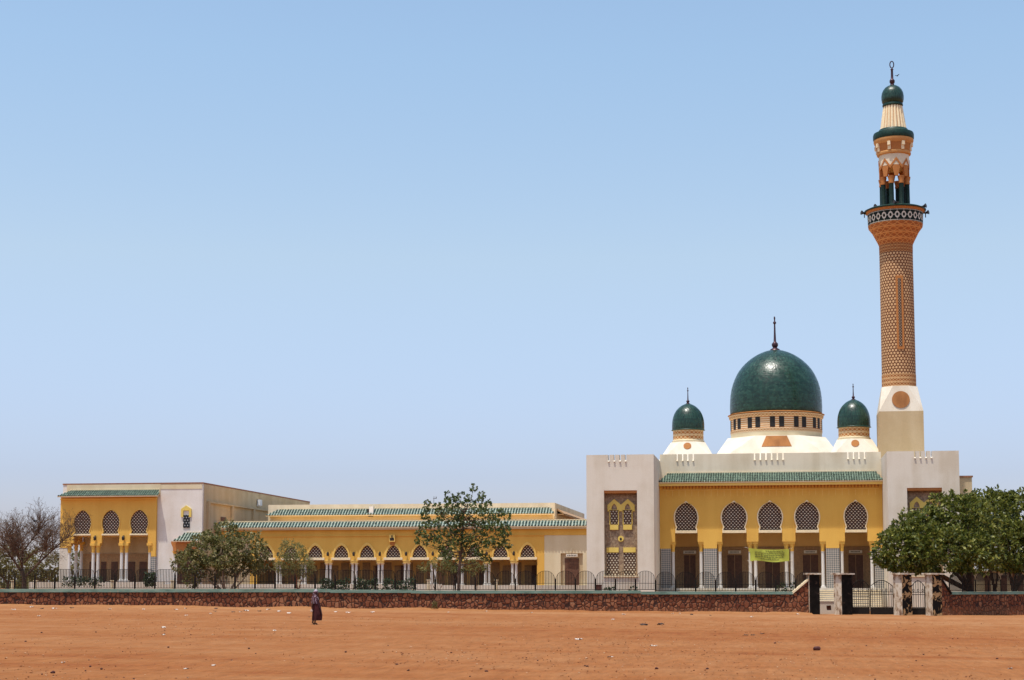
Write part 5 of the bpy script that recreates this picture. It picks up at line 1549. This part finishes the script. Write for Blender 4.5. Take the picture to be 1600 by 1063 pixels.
mb.add(vs+[(x-.02, y+.01, z) for x, y, z in vs], [(0, 2, 3, 1), (2, 4, 5, 3), (4, 6, 7, 5), (8, 9, 11, 10), (10, 11, 13, 12), (12, 13, 15, 14)], True); mb.build('robe_panel', 'robe', per, local=True)
loft([(.92, -.03, .16, .235), (1.02, -.03, .165, .24), (1.13, -.025, .155, .235), (1.21, -.03, .135, .20), (1.27, -.035, .105, .13), (1.33, -.03, .10, .108), (1.41, -.015, .108, .11), (1.48, -.005, .095, .098), (1.53, 0, .06, .065), (1.555, 0, .02, .02)], 28, .07, 2).build('shawl', 'shawl', per, local=True)
for s_ in (-1, 1):
    mb = MB(); sx = .02 if s_ < 0 else -.10
    mb.box(sx-.10, sx+.13, s_*.075-.042, s_*.075+.042, -.01, .012); mb.build('sandal', 'lamp', per, local=True)
bp = Matrix.Rotation(PSI, 3, 'Z') @ Vector((-.155, -.20, 0))+pp
bag = MB(); bag.lathe([(.03, .56), (.055, .575), (.06, .62), (.04, .66), (.018, .69), (.016, .72)], 12, (0, 0)); bag.tube([(0, .018, .70), (.012, 0, .725), (0, -.018, .70)], .006, 5)
M['bag'] = plain('bag_cloth', (.42, .28, .22), .85)
bg = bag.build('cloth_bag', 'bag', None); bg.location = bp; tag(bg, 'small pale cloth bag hanging from the hand of the walking person', 'bag')

def bird(p, rz, lab, fly=False):
    mb = MB()
    mb.ellip((0, 0, .14), (.17, .085, .095), 10, 8); mb.ellip((.16, 0, .23), (.065, .055, .06), 8, 6)
    mb.tube([(.20, 0, .23), (.29, 0, .215)], [.022, .004], 6); mb.tube([(-.12, 0, .14), (-.34, 0, .09)], [.06, .035], 6)
    if fly:
        for s_ in (-1, 1): mb.add([(.08, s_*.05, .17), (-.10, s_*.05, .17), (-.12, s_*.34, .30), (-.02, s_*.55, .30), (.10, s_*.34, .31), (.08, s_*.05, .19), (-.10, s_*.05, .19), (-.12, s_*.34, .32), (-.02, s_*.55, .31), (.10, s_*.34, .33)], [(0, 1, 2, 3, 4), (9, 8, 7, 6, 5), (0, 4, 9, 5), (1, 6, 7, 2), (2, 7, 8, 3), (3, 8, 9, 4)])
    else:
        for s_ in (-1, 1): mb.tube([(0, s_*.03, .08), (.01, s_*.03, 0)], .008, 4)
    o = mb.build('bird', 'bird', None); o.location = p; o.scale = (.55,)*3 if fly else (.85,)*3; o.rotation_euler = (0, 0, rz); tag(o, lab, 'bird', 'black birds'); return o
bird(c2(335, 165, -.2), 2.6, 'black bird perched on the topmost twigs of the thorn tree')
bird(c2(463, 310, -.4), .4, 'black bird perched lower on the right side of the thorn tree')
bird(D(1402, 120, 152), .8, 'black bird flying beside the minaret finial', True)

rg = random.Random(8)
def scrap(i, x, y, w, mat, name, lab, cat, group):
    p = ground_at(x, y); mb = MB(); n = 5; vs = []; fs = []; w *= .68
    for j in range(n):
        for k in range(4): vs.append((w*(j/(n-1)-.5)*rg.uniform(.7, 1.1), w*.8*(k/3-.5)*rg.uniform(.6, 1.1), w*rg.uniform(0, .26)+.008))
    for j in range(n-1):
        for k in range(3): a = j*4+k; fs.append((a, a+4, a+5, a+1))
    m = len(vs); vs += [(a, b, c-.006) for a, b, c in vs]; fs += [tuple(m+q for q in reversed(f)) for f in fs]
    mb.add(vs, fs); o = mb.build(name, mat, None)
    q = Vector((p.x, p.y, 0)); o.location = (p.x, p.y, p.z+.05*mnoise.noise(q*.22)); o.rotation_euler = (0, 0, rg.uniform(0, 6)); tag(o, lab, cat, group)
for i, (x, y, w) in enumerate(((49, 950, .5), (21, 953, .4), (60, 963, .25), (85, 952, .5), (171, 953, .35), (181, 948, .4), (224, 953, .3), (275, 954, .4), (290, 952, .35), (291, 962, .3), (329, 960, .3), (385, 955.5, .5), (376, 957, .3), (255, 982, .36), (255.5, 992, .2),
        (99, 1034, .14), (334, 1041, .15), (291, 1046, .16), (405.5, 956, .4), (419, 953, .5), (436, 956, .45), (452, 959.5, .4), (524.5, 957, .35), (544, 958, .45), (582, 957, .45), (428, 986, .25), (986, 954.5, .5), (974, 961, .45), (958, 969, .3), (1051, 959, .3), (1062, 959, .28),
        (1174, 964, .35), (1246, 961, .4), (904, 1001, .32), (1017.5, 1010, .22), (1024, 1010, .2), (952.5, 1028, .24), (1579, 1046, .18), (760, 956, .3), (830, 958, .3), (700, 957, .25))):
    scrap(i, x, y, w, 'litter_white', 'litter_scrap', 'small pale scrap of litter lying on the orange sand', 'litter', 'pale litter on the sand')
for i, (x, y, w) in enumerate(((66, 952, .4), (112, 951, .4), (337.5, 952, .45), (336, 956, .35), (365, 957.5, .35), (1006, 978, .55), (1032, 977, .6), (1081, 961, .45), (1165, 992.5, .3), (1176, 992.5, .25), (1191, 991, .3), (483, 965, .2), (1110, 962, .3))):
    scrap(i, x, y, w, 'litter_dark', 'debris_scrap', 'small dark piece of debris lying on the orange sand', 'debris', 'dark debris on the sand')
def stone(x, y, r, lab, group=None):
    p = ground_at(x, y); bm = bmesh.new(); bmesh.ops.create_icosphere(bm, subdivisions=3, radius=1); sd = rg.uniform(0, 50)
    for v in bm.verts: v.co = Vector((v.co.x*r*1.2, v.co.y*r, v.co.z*r*.8))*(1+.28*mnoise.noise(v.co*1.3+Vector((sd, 0, 0))))
    me = bpy.data.meshes.new('stone'); bm.to_mesh(me); bm.free(); me.materials.append(M['stone_red'])
    for q in me.polygons: q.use_smooth = True
    o = bpy.data.objects.new('stone', me); COL.objects.link(o); q = Vector((p.x, p.y, 0)); o.location = (p.x, p.y, p.z+r*.45+.05*mnoise.noise(q*.22)); o.rotation_euler = (0, 0, rg.uniform(0, 6)); tag(o, lab, 'stone', group)
stone(1276.5, 1016.5, .10, 'largest dark red stone lying alone on the sand below the gate')
for (x, y, r) in ((82.5, 1053, .04), (1026, 1047, .035), (917.5, 1043, .03), (914, 1042, .025), (141, 1042, .025), (263, 1012, .03), (389, 1014, .03), (65, 990, .035), (40, 1003, .03), (1105, 1046, .03), (1211, 1006, .035), (1558, 1030, .03), (620, 1040, .03), (760, 1050, .035), (540, 1020, .03)):
    stone(x, y, r, 'small dark pebble lying on the orange sand', 'small dark pebbles on the sand')
for (x, y, r) in [(rg.uniform(0, 1600), 1063-77*rg.random()**1.6, rg.uniform(.012, .026)) for _ in range(45)]:
    stone(x, y, r, 'small dark pebble lying on the orange sand', 'small dark pebbles on the sand')

# loose gravel and clods over the near part of the square
rg = random.Random(19); V, F = [], []
octf = [(0, 2, 4), (2, 1, 4), (1, 3, 4), (3, 0, 4), (2, 0, 5), (1, 2, 5), (3, 1, 5), (0, 3, 5)]
for _ in range(9000):
    d = 29+66*rg.random()**1.7; half = d*.34; l = rg.uniform(-half, half)
    q = FH*d+RGT*l
    if mnoise.noise(Vector((q.x*.12, q.y*.08, 2)))+.35 < rg.random()*.9: continue
    r = rg.uniform(.007, .017)*(1.6 if rg.random() < .06 else 1)*(1+d/120); sx, sy, sz = r*rg.uniform(.8, 1.6), r*rg.uniform(.8, 1.6), r*rg.uniform(.5, .9)
    z = gz(q.x, q.y)+.05*mnoise.noise(Vector((q.x, q.y, 0))*.22)+.012; a = rg.uniform(0, 6); c, s_ = math.cos(a), math.sin(a); b = len(V)
    for vx, vy, vz in ((1, 0, 0), (-1, 0, 0), (0, 1, 0), (0, -1, 0), (0, 0, 1), (0, 0, -1)):
        px_, py_ = vx*sx, vy*sy
        V.append((q.x+px_*c-py_*s_+rg.uniform(-.2, .2)*r, q.y+px_*s_+py_*c, z+vz*sz)); 
    F += [tuple(b+i for i in f) for f in octf]
k = K('loose_gravel'); g_ = k.n.new('ShaderNodeNewGeometry')
M['gravel'] = k.out(k.ramp(g_.outputs['Random Per Island'], [(0, (.13, .042, .016)), (.35, (.23, .08, .026)), (.75, (.31, .13, .05)), (1, (.46, .29, .17))]), .9)
mb = MB(); mb.add(V, F); tag(mb.build('gravel', 'gravel', None), 'loose reddish gravel and clods scattered over the sand', 'gravel', kind='stuff')

# ------------------------------------------------------------------ light
EL, AZ = R(74.5), R(34)
sund = Vector((-math.sin(AZ)*math.cos(EL), -math.cos(AZ)*math.cos(EL), math.sin(EL)))
sl_ = bpy.data.lights.new('sun', 'SUN'); sl_.energy = 2.9; sl_.angle = R(.55); sl_.color = (1, .955, .88)
so = bpy.data.objects.new('sun', sl_); COL.objects.link(so); so.rotation_euler = sund.to_track_quat('Z', 'Y').to_euler(); so.location = (0, 0, 80)
w = bpy.data.worlds.new('World'); S.world = w; w.use_nodes = True
nt = w.node_tree; nt.nodes.clear()
sky = nt.nodes.new('ShaderNodeTexSky'); sky.sky_type = 'NISHITA'; sky.sun_disc = False
sky.sun_elevation = EL; sky.sun_rotation = math.atan2(sund.x, sund.y); sky.altitude = 0
sky.air_density = 1.0; sky.dust_density = 1.4; sky.ozone_density = 2.5
bg_ = nt.nodes.new('ShaderNodeBackground'); bg_.inputs[1].default_value = .15
wo = nt.nodes.new('ShaderNodeOutputWorld')
tcw = nt.nodes.new('ShaderNodeTexCoord'); spw = nt.nodes.new('ShaderNodeSeparateXYZ'); nt.links.new(tcw.outputs['Generated'], spw.inputs[0])
rmp = nt.nodes.new('ShaderNodeValToRGB'); nt.links.new(spw.outputs[2], rmp.inputs[0]); el_ = rmp.color_ramp.elements
stops = [(0., (.95, .88, 1.0)), (.03, (.70, .655, .82)), (.065, (.665, .63, .77)), (.194, (.975, .865, .765)), (.31, (1., .965, .86)), (.6, (1., 1., .95))]
while len(el_) < len(stops): el_.new(.5)
for e_, (p_, c_) in zip(el_, stops): e_.position = p_; e_.color = (*c_, 1)
mw = nt.nodes.new('ShaderNodeMix'); mw.data_type = 'RGBA'; mw.blend_type = 'MULTIPLY'; mw.inputs[0].default_value = 1
nt.links.new(sky.outputs[0], mw.inputs[6]); nt.links.new(rmp.outputs[0], mw.inputs[7])      # dusty air evens the sky out towards the horizon
nt.links.new(mw.outputs[2], bg_.inputs[0]); nt.links.new(bg_.outputs[0], wo.inputs[0])
S.view_settings.view_transform = 'Standard'; S.view_settings.look = 'None'; S.view_settings.exposure = .6; S.view_settings.gamma = 1
S.view_settings.use_curve_mapping = False
S.cycles.max_bounces = 6; S.cycles.transparent_max_bounces = 4
